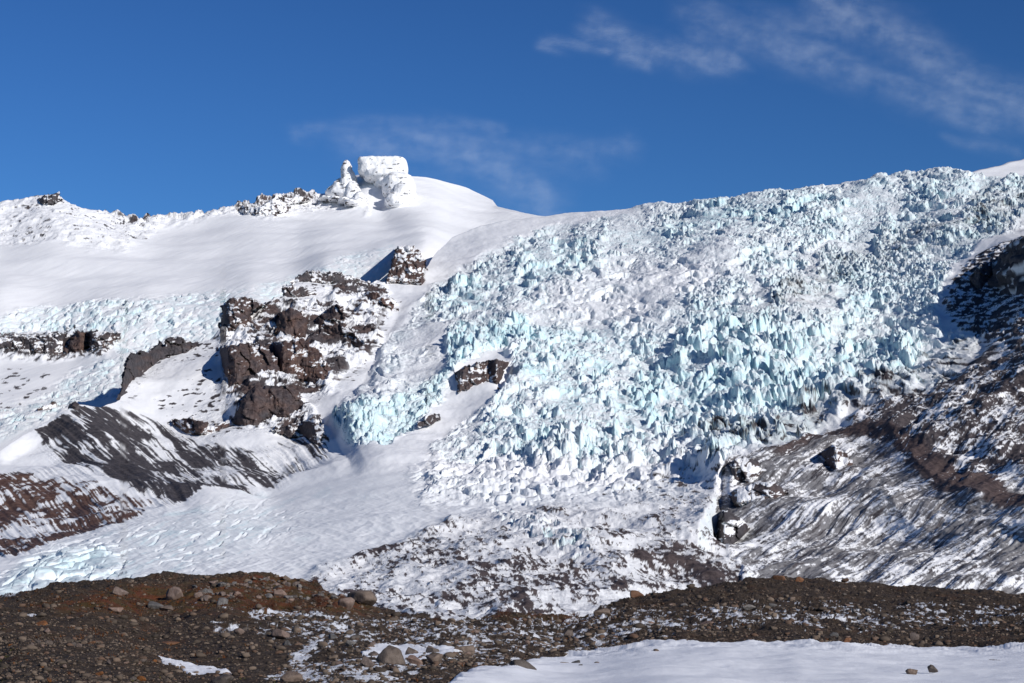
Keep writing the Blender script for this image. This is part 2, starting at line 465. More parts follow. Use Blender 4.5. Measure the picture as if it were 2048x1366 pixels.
rockm = A([(240,810),(250,710),(330,680),(440,660),(440,600),(490,592),(560,605),(565,560),(620,540),(690,545),(765,568),(800,610),(790,650),(770,700),(720,740),(700,770),(650,790),(640,830),(670,880),(640,900),(560,880),(480,870),(420,880),(350,860),(420,800),(440,740),(400,720),(330,730),(260,810)], 9)
rock_core = A([(440,600),(560,605),(640,600),(690,560),(765,570),(790,610),(760,690),(700,730),(680,780),(600,790),(660,880),(560,870),(470,850),(450,780),(440,680)], 14)
gully_snow = A([(800,590),(840,600),(790,660),(760,700),(740,760),(690,800),(670,840),(650,800),(690,750),(760,690),(760,640)], 9)
talusL = A([(150,808),(250,822),(330,850),(400,880),(520,900),(620,880),(670,890),(640,930),(560,975),(490,990),(400,980),(330,1010),(230,960),(120,960),(60,960),(110,920),(90,900),(70,860)], 10)
ridge2 = A([(-80,950),(60,955),(200,968),(330,1005),(250,1040),(180,1060),(60,1110),(-80,1130)], 10)
snowL = A([(-20,930),(60,880),(100,890),(130,930),(200,950),(215,965),(60,958),(-20,955)], 7)
moraine = A([(1440,940),(1530,905),(1620,872),(1700,830),(1760,800),(1850,780),(1930,740),(1970,700),(2000,650),(2048,620),(2150,600),(2150,1300),(1500,1300),(1480,1165),(1435,1090)], 8)
mor_crest = A([(1690,838),(1780,842),(1860,900),(1960,960),(2110,1030),(2110,1060),(1960,1000),(1880,990),(1800,900),(1770,870),(1700,865),(1620,885),(1560,910),(1540,900),(1600,880)], 10)
mor_up = A([(1700,830),(1760,790),(1880,770),(1940,740),(2048,700),(2150,700),(2150,960),(2048,950),(1960,960),(1860,900),(1780,845)], 18)
mor_low = A([(1440,1090),(1560,1010),(1700,1000),(1850,1060),(2150,1060),(2150,1300),(1500,1300)], 25)
dark_corner = A([(1880,600),(1930,540),(1980,500),(2048,470),(2150,450),(2150,720),(1980,680),(1900,640)], 10)
dirt_r = A([(1600,880),(1500,900),(1350,900),(1500,850),(1650,800),(1800,760),(1880,690),(1980,650),(2000,700),(1900,780),(1700,830)], 22)
dirt_up = A([(1980,360),(2048,370),(2110,400),(2110,480),(1960,470),(1800,520),(1700,560),(1600,640),(1500,650),(1560,560),(1750,480),(1900,430)], 35)
bankL = A([(860,520),(905,475),(1000,440),(1240,418),(1280,425),(1100,450),(1000,490),(930,520),(880,560),(800,600),(780,570)], 10)

# ---- relief
lown = fbm(X / 260, Y / 260, 3, 43)
dz = (14 - 9 * tongue) * lown * (1 - sstep(0.9, 1.0, t)[:, None]) * sstep(1200, 1700, Y)
dz += 2.0 * fbm(X / 45, Y / 90, 4, 44) * (1 - .85 * tongue)
gmod = sstep(-.30, .35, fbm(X / 110, Y / 200, 4, 45))
z1 = A([(850,640),(880,560),(1000,485),(1150,445),(1450,405),(1520,430),(1420,500),(1250,510),(1150,570),(1000,610)], 26)
z2 = A([(1400,405),(1900,345),(2110,350),(2110,370),(1900,400),(1750,450),(1600,475),(1450,450)], 26)
z3 = A([(960,860),(1030,740),(1060,650),(1200,640),(1330,680),(1300,850),(1200,920),(900,920)], 24)
z5 = A([(1350,600),(1500,500),(1700,450),(1950,400),(2110,380),(2110,440),(1950,500),(1880,600),(1880,650),(1600,650),(1400,640)], 26)
z6 = A([(880,740),(900,660),(980,620),(1060,640),(1060,690),(1000,700),(950,720)], 10)
z7 = A([(1150,930),(1250,850),(1450,850),(1650,820),(1600,880),(1430,940)], 20)
S_s, cre_s = serac_field(X, Y, 11.0, 51)
S_f, cre_f = serac_field(X, Y, 7.0, 91)
S_b, cre_b = serac_field(X, Y, 21.0, 61)
S_m, cre_m = serac_field(X, Y, 34.0, 71)
flow = ridged((X * .8 + Y * .35) / 70, (Y * .5 - X * .6) / 190, 4, 48)
ga = g_all * (1 - slabs) * (1 - 0.92 * gully_snow) * (1 - bankL)
ser = 0.20 * S_s + z1 * (S_b * .70 + S_m * .40 + S_s * .12) * gmod + z2 * (S_b * .5 + S_s * .4) * (.35 + .65 * gmod)
ser = ser + z3 * (S_s * .48 + S_b * .60 + S_m * .12) * (.35 + .65 * gmod) + z5 * (S_f * .9 + S_s * .35 + S_b * .12) + z6 * (S_b * .8 + S_s * .3) + z7 * (S_b * .72 + S_s * .2)
ser = ser * (1 - .85 * hollow) * (1 - big) + big * (S_m * .70 + S_b * 0.55 + S_s * 0.22)
uA = (PX * .92 - PY * .39); uB = (PX * .39 + PY * .92)
band = sstep(-.38, .30, fbm(uB / 34 + 1.5 * wn1, uA / 150, 4, 55)); band2 = fbm(uB / 90, uA / 260, 3, 56)
calm = sstep(.05, .38, fbm(uB / 60 + wn2, uA / 150, 4, 67)) * (1 - .8 * big) * (1 - z6)
ser = ser * (0.16 + .84 * band) * (1 - .85 * calm)
ser = ser * ga
crl = np.abs(fbm(uB / 16 + 2.2 * wn2, uA / 110, 4, 57)); crl2 = np.abs(fbm(uB / 30 + uA / 90, uA / 46 + 2 * wn1, 3, 60))
longc = (sstep(.06, .0, crl) + .5 * sstep(.03, .0, crl2)) * ga * (1 - .7 * hollow)
lcl = sample(area([(880,740),(880,560),(1050,450),(1500,400),(2110,340),(2110,440),(1880,640),(1850,760),(1450,860),(1250,940),(900,930)], 30), wpx, wpy)
dz -= 2.6 * longc * lcl
dz += ser + ga * (3.5 * flow + 14 * band2 + 10 * (band - .5) * (1 - .7 * calm) + 2.5 * hollow * ridged(X / 50, Y / 90, 3, 58))
dz += side_front * (S_b * 0.5 + S_s * .3)
dz += lower_hum * (5.5 * ridged(X / 28, Y / 60, 3, 47) + 0.35 * S_b)
dz += tongue * .42 * fbm((PX * .30 + PY * .95) / 7 + wn1, (PX * .95 - PY * .30) / 75, 4, 59)
dz += tongue * (1.3 * ridged((X + Y * .3) / 26, (Y - X * .3) / 80, 3, 49) - .4) * sstep(2300, 1500, Y + 0.9 * X)
S_t, cre_t = serac_field(X, Y, 26.0, 81)
cv2 = fbm((PX * .40 + PY * .92) / 9 + 1.2 * wn2, (PX * .92 - PY * .40) / 40, 3, 166)
dz -= left_t * 1.5 * sstep(.30, .5, cv2)
dz += snout * 7 * (cre_t - .5) + snout * S_t * .25
db = ridged(X / 70, Y / 150, 4, 91, .42)
dbs = ridged((X + .5 * Y) / 17, (Y - .3 * X) / 36, 4, 92)
S_d, cre_d = serac_field(X, Y, 15.0, 93)
dz += debris * (8.0 * db + 1.2 * dbs + 0.06 * S_d) + blue_crev * 0.5 * S_d
dz += debris_edge * 2.5 * dbs
# rock ridge relief
rr = ridged(X / 55, Y / 110, 5, 101)
F1, F2, r1, r2, r3, dx_, dy_ = worley(X / 30, Y / 55, 102)
dz += rock_core * (1 - .8 * gully_snow) * (15 * rr + 12 * (r1 - .4) * sstep(0, .25, F2 - F1) + 2.5 * ridged(X / 14, Y / 26, 3, 103))
# gullied talus: grooves run down the slope
sL = (-PX * 0.58 + PY * 0.81) * .62; aL = (PX * 0.81 + PY * 0.58) * .62
wrp = 2.2 * fbm(X / 60, Z / 60, 3, 110)
grL = fbm((sL + wrp) / 7, aL / 110, 4, 111)
dz += talusL * 2.6 * grL + ridge2 * 2.2 * grL
sR = (PX * 0.50 + PY * 0.87) * .48 + 1.4 * wn1; aR = (-PX * 0.87 + PY * 0.50) * .48
grR = fbm(sR / 7.5, aR / 85, 4, 121)
mo = moraine * (1 - .8 * dark_corner)
dz += mo * (2.8 * grR * (0.5 + .5 * mor_low) + (3.0 + 6 * mor_up) * ridged(X / 60, Y / 110, 4, 122) * (1 - .75 * mor_low) + 7 * ridged(sR / 34, aR / 160, 3, 125) + .8 * fbm(X / 8, Y / 13, 3, 123))
dz += dark_corner * (7 * ridged(X / 30, Y / 60, 4, 124))
P[..., 2] += dz
# pinnacles lean a little and the ice walls overhang: sideways offset by height
P[..., 0] += (-0.15 * np.clip(ser, -10, 30) + 1.2 * fbm(X / 12, Z / 8, 3, 131) * np.clip(big + ga, 0, 1))
N = normals(P); nz = N[..., 2]; nx = N[..., 0]
Z2 = P[..., 2].astype(f4)

# ---- surface kinds
n_f = fbm(X / 12, Z2 / 7, 4, 141); n_m = fbm(X / 38, Z2 / 22, 4, 142)
steep = 0.80 - nz
fresh = sstep(-.2, .45, fbm(X / 130, Y / 260, 3, 143))
ice = g_all * (0.34 + 0.80 * steep + 0.40 * n_m * fresh + 0.18 * n_f + .25 * fresh) * (.45 + .5 * z1 + .6 * z2 + .45 * z3 + .45 * z5 + .9 * z6 + .5 * z7) * (1 - .55 * hollow) * (1 - .9 * gully_snow) * (1 - .7 * slabs)
ice = ice + big * (0.22 + .55 * steep + .25 * n_m) - lower_hum * 0.15 + side_front * 0.55 + .3 * (1 - cre_b) * ga * (z1 + z2 + z3 + big)
ice = ice * (1 - .35 * calm) + .35 * longc * lcl
ice = np.where(bankL > .5, ice * .2, ice)
crv = fbm((PX * .34 + PY * .94) / 6 + 1.5 * wn1, (PX * .94 - PY * .34) / 60, 4, 165, .6)
ice = np.maximum(ice, left_t * (.14 + .42 * sstep(.15, .5, crv)) + snout * .1)
ice = np.maximum(ice, tongue * (0.10 + 0.5 * sstep(.2, .7, n_m) * sstep(900, 200, PX) + 0.3 * steep))
ice = np.maximum(ice, snout * 0.75 * sstep(.2, .9, cre_t + n_m))
ice = np.maximum(ice, blue_crev * (0.6 + n_m) * sstep(.0, .2, steep))
ice = np.maximum(ice, debris * .35 * sstep(0.1, 0.3, steep))
ice = np.clip(ice, 0, 1) * 0.92
rock = sstep(0.0, 0.10, rock_core * (0.20 + 0.34 * n_f + .5 * n_m + 1.0 * fbm(X / 62, Z2 / 40, 3, 144) + 1.0 * (0.66 - nz)) - 0.12 + (rock_core - 1) * .3)
rock = np.maximum(rock, sstep(0.0, 0.10, (rockm) * (0.75 * n_f + .55 * n_m - 0.10) - .16))
n_sl = fbm((sL + wrp) / 2.6, aL / 50, 4, 151, .6); n_sl2 = fbm((sL + wrp) / 10, aL / 70, 3, 152)
tm = fbm(X / 75, Z / 38, 4, 153)
spine = sample(sstep(38, 5, seg_dist(RGX, RGY, [(120,850),(160,900),(230,930),(300,960),(470,985)])), wpx, wpy) + sample(sstep(20, 3, seg_dist(RGX, RGY, [(-60,930),(0,905),(60,880),(110,850),(160,815),(230,818)])), wpx, wpy) * .8 + sample(sstep(60, 5, seg_dist(RGX, RGY, [(180,820),(240,870),(270,920)])), wpx, wpy)
rock = np.maximum(rock, sstep(0.0, 0.10, talusL * (0.02 + 0.85 * n_sl + 0.35 * n_sl2 + 0.55 * tm + .2 * n_f + 0.42 * spine * (1 - snowL)) - 0.9 * snowL + (talusL - 1) * .5))
rock = np.maximum(rock, sstep(0.0, 0.10, ridge2 * (0.20 + 0.60 * n_sl + 0.25 * n_sl2 + 0.75 * tm + .45 * n_f) + (ridge2 - 1) * .6))
n_sr = fbm(sR / 1.8, aR / 26, 5, 161, .68); n_sr2 = fbm(sR / 14, aR / 90, 3, 162)
n_sp = fbm(X / 3.2, Z2 / 2.2, 4, 163, .7)
mr = mo * (0.13 + 0.62 * n_sr + 0.38 * n_sr2 + 0.30 * n_m + 0.42 * mor_crest - .02 * mor_up - .04 * mor_low + .35 * n_f + .42 * n_sp)
rock = np.maximum(rock, sstep(-0.12, 0.10, mr + (mo - 1) * .6) * (0.80 + .22 * sstep(0.0, .5, mor_crest + mor_up + n_sr)))
n_dd = fbm((-PX * .42 + PY * .91) * .35 / 1.6, (PX * .91 + PY * .42) * .35 / 8, 4, 164, .65)
deb_cr = sample(sstep(30, 4, seg_dist(RGX, RGY, [(1190,1100),(1260,1092),(1370,1140),(1450,1180)])), wpx, wpy) + sample(sstep(28, 4, seg_dist(RGX, RGY, [(930,1170),(985,1160),(1080,1225)])), wpx, wpy) + sample(sstep(26, 4, seg_dist(RGX, RGY, [(1290,1150),(1330,1140),(1420,1180)])), wpx, wpy) + .6 * sample(sstep(18, 2, seg_dist(RGX, RGY, [(700,1140),(780,1105),(860,1120),(1000,1150),(1130,1180)])), wpx, wpy)
rock = np.maximum(rock, sstep(0.0, 0.10, debris * (-.20 + 0.35 * db + 0.25 * dbs + 0.45 * n_f + .60 * n_dd + .55 * fbm(X / 3.6, Z2 / 2.0, 4, 168, .65) + 0.50 * n_m + .24 * deb_cr - .20 * sstep(1150, 1060, PY) - .25 * blue_crev) - .16 + (debris - 1) * .4))
rock = np.maximum(rock, sstep(0.0, 0.12, debris_edge * (0.8 * n_f + .5 * n_sr) - .22))
rock = np.maximum(rock, sstep(0.0, 0.12, dirt_r * (0.45 * n_f + .55 * n_m + 0.7 * steep) - .16 + 0.3 * (moraine * dirt_r)))
rock = np.maximum(rock, sstep(0.0, 0.10, dark_corner * (0.28 + .9 * n_f + 0.6 * n_sr + .8 * steep) - .10))
rock = np.maximum(rock, 0.9 * sstep(0.32, 0.42, dirt_up * (n_f * .8 + .35 * n_m + .4 * steep)))
rock = rock * (1 - 0.85 * gully_snow * sstep(-.3, .1, -n_f + .3))
spec_sn = A([(300,800),(430,720),(440,780),(400,860),(330,850)], 20)
rock = np.maximum(rock, sstep(.34, .42, spec_sn * (n_f + .2 * n_m)))
dirt = np.clip(dirt_r * (0.25 + .4 * n_m) + dirt_up * (.20 + .3 * n_m) + debris * .10 + side_front * .05 + big * .12 * sstep(.2, .5, n_m), 0, .7)
warm = np.clip((ridge2 * 1.1 * (1 - snowL) + (.10 - .08 * talusL)) * (1 - .6 * mo) + .38 * mor_crest + .08 * mor_up + .2 * debris + .35 * rock_core * sstep(0, .4, n_m), 0, 1) * (1 - .8 * dark_corner)
rough = np.clip(0.08 + g_all * .7 + big + rockm + .6 * debris + .5 * mo + .5 * talusL, 0, 1) * (1 - .8 * gully_snow)
P1, A1 = skirt(P, dict(rock=rock, ice=ice, warm=warm, rough=rough, dirt=dirt), back=(30, 120, 500), drop=(12, 90, 480))

# ---- split into the named landforms by traced lines
BND_RIDGE = [(-200,500),(790,500),(850,540),(830,600),(790,660),(760,700),(730,750),(690,790),(668,840),(680,890),(700,930),(540,990),(320,1015),(180,1055),(60,1120),(-200,1240)]
BND_MOR = [(1440,935),(1530,905),(1620,872),(1700,825),(1840,785),(1930,740),(1965,690),(1900,645),(1885,600),(1930,545),(1975,500),(2048,465),(2300,430),(2300,1400),(1500,1400),(1480,1165),(1436,1090),(1446,1000)]
BND_DEB = [(600,1400),(600,1180),(640,1140),(760,1110),(820,1070),(900,1035),(1080,1010),(1290,995),(1400,960),(1440,935),(1446,1000),(1436,1090),(1480,1165),(1500,1400)]
BND_TON = [(-200,1240),(60,1120),(180,1055),(320,1015),(540,990),(700,935),(850,925),(1000,935),(1200,965),(1430,935),(1400,960),(1290,995),(1080,1010),(900,1035),(820,1070),(760,1110),(640,1140),(600,1180),(600,1400),(-200,1400)]
lw, lh = PX + 5 * wn1, PY + 3 * wn2
fmsh = (P1.shape[0] - 1, P1.shape[1] - 1)
code = np.zeros(PX.shape, np.int8)
for c, bnd in ((1, BND_TON), (2, BND_DEB), (3, BND_MOR), (4, BND_RIDGE)):
    m = sample(poly_sd(RGX, RGY, bnd), lw, lh) > 0
    code[m] = c
cd = np.zeros(fmsh, np.int8); cd[:] = code[-1, :-1][None]
cd[:code.shape[0] - 1] = code[:-1, :-1]
for c, nm, mat, lb, ct in ((0, "icefall", GL, 'broken blue icefall of seracs pouring down between the rocks', 'glacier'),
                           (1, "glacier_tongue", GL, 'smooth white snow-covered glacier tongue below the icefall', 'glacier'),
                           (2, "debris_covered_ice", SL, 'dirty lower ice striped with dark rubble and snow', 'glacier'),
                           (3, "moraine_slope", SL, 'brown gullied moraine slope dusted with snow on the right', 'slope'),
                           (4, "rocky_ridge", RK, 'dark rocky ridge with snow gullies left of the icefall', 'ridge')):
    o = grid_obj(nm, P1, cd == c, mat, A1)
    tag(o, kind='structure', label=lb, cat=ct)

# ================================================================== ROCK OUTCROPS (bodies standing out of the slopes)
def outcrop(name, pts, label, cat, back_D, lean=0.75, depth=22.0, base=None, snow=0.5, warmth=0.3, seed=1, grain=1.0, mat=None, frost=0.0, jag=6.0, step=1.15, off=0.0, bulge=1.0, wfac=.5, shear=0.0, fl=0.2, lump=0.0, back=45):
    """a body with a steep face: its outline has a real distance, its sides run back into the slope behind"""
    p = np.array(pts, float)
    x0, y0 = p.min(0) - 8; x1, y1 = p.max(0) + 8
    gx, gy = np.meshgrid(np.arange(x0, x1, step), np.arange(y1, y0, -step))
    Dt = back_D(gx, gy)
    raw = poly_sd(gx, gy, pts) > 0
    has = raw.any(0)
    foot = np.where(raw, gy, -1e9).max(0)
    cols = np.arange(gx.shape[1])
    foot = np.interp(cols, cols[has], foot[has])
    kk = np.ones(9) / 9; foot = np.convolve(np.pad(foot, 4, 'edge'), kk, 'valid')
    Dfoot = back_D(gx[0], foot) - 5 - off
    Dfoot = (1 - fl) * Dfoot + fl * Dfoot.min(); Db = float(np.mean(Dfoot))
    mpp = Db / F
    sd_ = poly_sd(gx + jag * fbm(gx * mpp / 12, gy * mpp / 12, 5, seed, .6), gy + jag * fbm(gx * mpp / 9 + 5, gy * mpp / 9, 4, seed + 5), pts)
    ins = sd_ > 0
    wid = max(6.0, min(x1 - x0, y1 - y0) * wfac)
    k = np.clip(sd_ / wid, 0, 1)
    pillow = np.sqrt(np.clip(1 - (1 - k) ** 2, 0, 1))
    Xm = gx * mpp; Zm = -gy * mpp
    Dm = Dfoot[None] + lean * np.maximum(foot[None] - gy, 0) * mpp / 0.8 + depth * (1 - pillow) * bulge
    Dm = Dm - shear * (gx - x0) * mpp
    Dm = Dm - (grain * (1 - .8 * lump)) * (5.0 * ridged(Xm / 34, Zm / 80, 3, seed + 10) + 2.0 * fbm(Xm / 9, Zm / 34, 4, seed + 20) + 0.7 * fbm(Xm / 3, Zm / 6, 3, seed + 21))
    w1, w2, q1, q2, q3, ex, ey = worley((Xm + 4 * fbm(Xm / 12, Zm / 12, 3, seed)) / 15, (Zm + Xm * .35) / 21, seed + 50)
    Dm = Dm + grain * ((q1 - .5) * 9 + (q2 - .5) * ex * 16 + (q3 - .3) * ey * 14) * (1 - lump) + grain * (1.5 * sstep(.12, 0, w2 - w1)) * (1 - lump)
    if lump: Dm = Dm - lump * (7 * fbm(Xm / 16, Zm / 14, 4, seed + 60) + 4 * (1 - worley(Xm / 9, Zm / 8, seed + 61)[0]))
    ledge = fbm(Xm / 30, Zm / 16, 3, seed + 30)
    Dm = Dm + grain * 2.5 * sstep(0.05, 0.3, ledge)
    below = gy > foot[None] - 6
    Dm = np.where(ins, np.minimum(Dm, Dt + 5), np.where(below, np.maximum(Dm, Dt - 12), np.maximum(Dt, Dm) + back))
    Pp = world_pt(gx, gy, Dm)
    keep = (sd_ > -2.6 * step) | (below & (sd_ > -7 * step) & (gy < foot[None] + 9))
    fmk = keep[:-1, :-1] & keep[1:, :-1] & keep[1:, 1:] & keep[:-1, 1:]
    Nn = normals(Pp)
    nf = fbm(Xm / 7, Zm / 5, 4, seed + 40); nm_ = fbm(Xm / 22, Zm / 14, 3, seed + 41)
    sn = sstep(0.0, 0.12, snow * (0.75 * nf + 1.0 * nm_ + 1.3 * (Nn[..., 2] - 0.56)) - 0.20 * (1 - frost) + frost + snow * .5 * sstep(.35, 0, k) * nm_)
    rk_ = 1 - sn
    wm = np.clip(warmth * 1.3 + .08 + .5 * nm_, 0, 1)
    o = grid_obj(name, Pp, fmk, mat or RK, dict(rock=rk_, ice=0 * rk_ + 0.0, warm=wm, rough=0 * rk_ + (0.8 if frost < .5 else .35), dirt=0 * rk_))
    return tag(o, label, cat)

def nearD(gx, gy): return sample(Draster, gx, gy).astype(float) - sample(T, gx, gy)
Dfar_r = far_D(RGX, RGY)
def farD(gx, gy): return sample(Dfar_r, gx, gy).astype(float)

OC = [
 ("rock_outcrop", [(444,613),(460,597),(490,596),(535,609),(508,618),(500,630),(508,644),(528,664),(500,664),(473,671),(453,671),(443,650)], 'upper left rounded rock tower casting a blue shadow on snow, beside the hanging glacier', nearD, dict(off=12,warmth=.35,snow=.55,depth=20)),
 ("rock_outcrop", [(557,626),(579,616),(596,618),(617,637),(615,679),(586,681),(562,676),(546,669),(554,657)], 'smooth squarish brown rock block near the middle of the rocky ridge', nearD, dict(off=12,snow=.18,warmth=.35)),
 ("rock_outcrop", [(624,647),(644,630),(668,608),(685,613),(692,650),(713,671),(747,691),(760,702),(733,705),(695,691),(655,674),(634,664)], 'slanting rock wall on the right side of the ridge above the snow gully', nearD, dict(off=5,snow=.4,warmth=.3)),
 ("rock_outcrop", [(542,685),(610,678),(641,702),(658,732),(678,753),(644,773),(603,763),(562,763),(550,719)], 'rugged reddish rock wall below the squarish block', nearD, dict(off=4,snow=.42,warmth=.5,seed=9)),
 ("rock_outcrop", [(439,698),(467,690),(508,688),(535,695),(555,719),(562,763),(528,763),(494,773),(473,787),(451,784),(453,760),(443,732)], 'largest rounded brown rock face with a blue shadow on the snow to its left', nearD, dict(off=14,snow=.3,warmth=.3,depth=26,seed=12)),
 ("rock_outcrop", [(473,821),(484,797),(511,770),(531,773),(576,770),(596,790),(620,814),(634,835),(593,828),(572,845),(535,837),(514,855),(484,855),(470,842)], 'pointed dark rock face at the foot of the rocky ridge', nearD, dict(off=10,snow=.2,warmth=.2,seed=15)),
 ("rock_outcrop", [(253,722),(260,710),(299,702),(320,683),(328,697),(335,676),(354,674),(391,688),(371,705),(337,712),(316,722),(282,749),(265,767),(241,796),(246,753)], 'long dark jagged cliff at the left end of the rocky ridge', nearD, dict(off=0,snow=.25,warmth=.0,seed=18,depth=14,lean=.7,fl=0.0,shear=0.2,grain=1.4)),
 ("rock_outcrop", [(590,555),(610,544),(678,546),(713,558),(723,565),(760,568),(764,580),(713,573),(672,572),(631,563),(588,565)], 'narrow layered rock band along the top of the rocky ridge', nearD, dict(off=2,snow=.5,warmth=.05,seed=21,depth=8)),
 ("rock_outcrop", [(567,573),(600,573),(627,585),(586,594),(567,599)], 'small dark rock step just below the top rock band', nearD, dict(off=2,snow=.5,warmth=.1,seed=24,depth=8)),
 ("rock_outcrop", [(702,592),(747,582),(781,599),(791,623),(747,626),(726,609)], 'reddish broken rocks at the upper right end of the rocky ridge', nearD, dict(off=2,snow=.8,warmth=.6,seed=27,depth=8)),
 ("rock_outcrop", [(350,842),(380,835),(420,848),(452,845),(440,862),(400,872),(372,862)], 'low dark rocks in the snow left of the pointed rock face', nearD, dict(off=2,snow=.7,warmth=.4,seed=28,depth=8)),
 ("rock_outcrop", [(540,858),(575,850),(630,838),(655,870),(660,888),(630,895),(600,870),(580,878)], 'broken rocks at the right foot of the pointed rock face', nearD, dict(off=2,snow=.8,warmth=.2,seed=29,depth=8)),
 ("rock_outcrop", [(798,492),(829,495),(849,522),(847,568),(812,567),(781,561),(771,570),(784,524)], 'snow-plastered rock tooth between the upper snowfield and the icefall', nearD, dict(base=3930,snow=1.25,warmth=.5,seed=30,depth=20,back=260,fl=.6)),
 ("rock_outcrop", [(911,741),(946,729),(993,717),(1019,723),(998,776),(981,764),(960,773),(915,786)], 'dark rock window laid bare between the icefall and the side ice tongue', nearD, dict(off=-8,snow=.75,warmth=.3,seed=33,depth=14)),
 ("rock_outcrop", [(137,683),(155,665),(169,665),(174,683),(163,699),(137,701)], 'rounded brown rock dome in the rock band under the hanging glacier', farD, dict(off=8,snow=.1,warmth=.4,seed=36,depth=12,grain=.6)),
 ("rock_outcrop", [(-20,676),(35,672),(84,672),(132,666),(130,699),(105,706),(39,699),(5,694),(-20,700)], 'long snowy rock band under the hanging glacier at the left edge', farD, dict(off=2,snow=.85,warmth=.1,seed=39,depth=8)),
 ("rock_outcrop", [(177,660),(211,665),(235,664),(235,672),(207,692),(179,694)], 'snow-streaked rock right of the rounded dome under the hanging glacier', farD, dict(off=2,snow=.85,warmth=.2,seed=42,depth=8)),
 ("rock_outcrop", [(76,398),(100,390),(118,386),(121,404),(104,410),(84,409)], 'dark crag on the left end of the snowy skyline ridge', farD, dict(off=20,snow=.7,warmth=.0,seed=45,depth=15,lean=.1)),
 ("rock_outcrop", [(1935,560),(1950,540),(1975,520),(1990,530),(1985,560),(1960,580)], 'small dark rock in the blue shadow beside the black cliff', nearD, dict(off=12,snow=.5,warmth=.0,seed=51,depth=12)),
 ("rock_outcrop", [(1452,930),(1480,915),(1510,918),(1528,940),(1505,958),(1470,962)], 'upper dark rock knob on the moraine slope beside the ice gorge', nearD, dict(off=5,snow=1.0,warmth=.1,seed=54,depth=7,lean=1.1)),
 ("rock_outcrop", [(1462,985),(1500,968),(1550,965),(1570,985),(1545,1005),(1500,1010),(1470,1008)], 'middle dark rock knob on the moraine slope beside the ice gorge', nearD, dict(off=5,snow=1.0,warmth=.2,seed=57,depth=7,lean=1.1)),
 ("rock_outcrop", [(1436,1046),(1444,1024),(1458,1016),(1476,1034),(1498,1052),(1486,1066),(1466,1082),(1440,1090),(1430,1068)], 'lowest dark rock knob at the foot of the ice gorge', nearD, dict(off=4,snow=1.0,warmth=.0,seed=60,depth=6,lean=1.1)),
 ("rock_outcrop", [(1642,905),(1665,892),(1695,905),(1698,925),(1670,940),(1650,930)], 'horseshoe shaped rock scar high on the moraine slope', nearD, dict(off=4,snow=1.0,warmth=.4,seed=63,depth=7,lean=1.1)),
 ("rock_outcrop", [(144,812),(150,804),(160,808),(166,818),(152,822)], 'small black rock horn on top of the left talus ridge', nearD, dict(off=4,snow=.1,warmth=.0,seed=66,depth=5)),
 ("rock_outcrop", [(68,828),(84,812),(112,806),(116,818),(90,830),(70,842)], 'small dark rubble knob between the left ridge and the lower ice', farD, dict(off=4,snow=.8,warmth=.3,seed=69,depth=6)),
 ("rock_outcrop", [(848,830),(862,826),(874,832),(866,842),(842,848)], 'small snow-dusted rock below the side ice tongue', nearD, dict(off=2,snow=.9,warmth=.1,seed=72,depth=5)),
]
for nm, pts, lb, fn, kw in OC:
    outcrop(nm, pts, lb, 'rock', fn, **{**dict(seed=3), **kw})

# frosted summit rocks
from mathutils import noise as mn
def rime(name, lumps, label, seed, amp=1.0, rockspots=.0, mat=None, bare=False, vox=3.0):
    """rime-crusted rock: overlapping rounded masses (photo centre, half sizes in photo px, forward distance, half depth m, squareness, taper)"""
    base = ico(5); VV = []; FF = []; nv = 0
    for (cx, cy, hw, hh, D0, dep, pw, tp) in lumps:
        c = world_pt(np.array(float(cx)), np.array(float(cy)), float(D0)); m = D0 / F
        V = base[0]; k = (np.abs(V) ** pw).sum(1) ** (-1.0 / pw); V = V * k[:, None]
        V = V * np.array([hw * m, dep, hh * m])
        V[:, :2] *= (1 - tp * (V[:, 2:3] / (hh * m)))
        V = V + c
        VV.append(V); FF.append(base[1] + nv); nv += len(V)
    tmp = mesh_from("tmp", np.concatenate(VV), np.concatenate(FF), MT)
    md = tmp.modifiers.new("fuse", 'REMESH'); md.mode = 'VOXEL'; md.voxel_size = vox
    m2 = bpy.data.meshes.new_from_object(tmp.evaluated_get(bpy.context.evaluated_depsgraph_get()))
    bpy.data.objects.remove(tmp)
    V = np.zeros(len(m2.vertices) * 3, f4); m2.vertices.foreach_get("co", V); V = V.reshape(-1, 3).astype(float)
    n_ = np.zeros(len(m2.vertices) * 3, f4); m2.vertices.foreach_get("normal", n_); n_ = n_.reshape(-1, 3)
    Fc = np.array([p.vertices[:] for p in m2.polygons if len(p.vertices) == 4], np.int32)
    d = np.array([6.5 * mn.fractal(Vector(p) / 26 + Vector((seed, 0, 0)), 1.0, 2.1, 5) + 3.0 * abs(mn.noise(Vector((p[0] / 8, p[1] / 8, p[2] / 17)))) for p in V]) * amp
    V = V + n_ * d[:, None]
    rk = np.array([mn.fractal(Vector((p[0] / 16, p[1] / 16, p[2] / 6)), 1.0, 2.1, 4) for p in V])
    rk = sstep(.42, .55, rk + rockspots)
    z = 0 * rk
    if bare:
        rk = np.array([1.0 - .9 * (mn.fractal(Vector((p[0] / 26, p[1] / 40, p[2] / 8)), 1.0, 2.1, 5) > .28) for p in V])
    return tag(mesh_from(name, V, Fc, mat or MT, dict(rock=rk, ice=z, warm=z, rough=z + .55, dirt=z)), label, 'rock')
D1 = lambda x, y: float(farD(np.array([[float(x)]]), np.array([[float(y)]]))[0, 0])
rime("rock_outcrop", [(2150,566,162,94,3080,520,2.3,.12),(2120,600,124,56,3040,380,2.2,.1),(2100,520,96,42,3110,300,2.2,.1)],
     'black shadowed cliff at the right edge beside the icefall', 11, 2.2, 0, RK, True, 6.0)
DB = D1(765, 366)
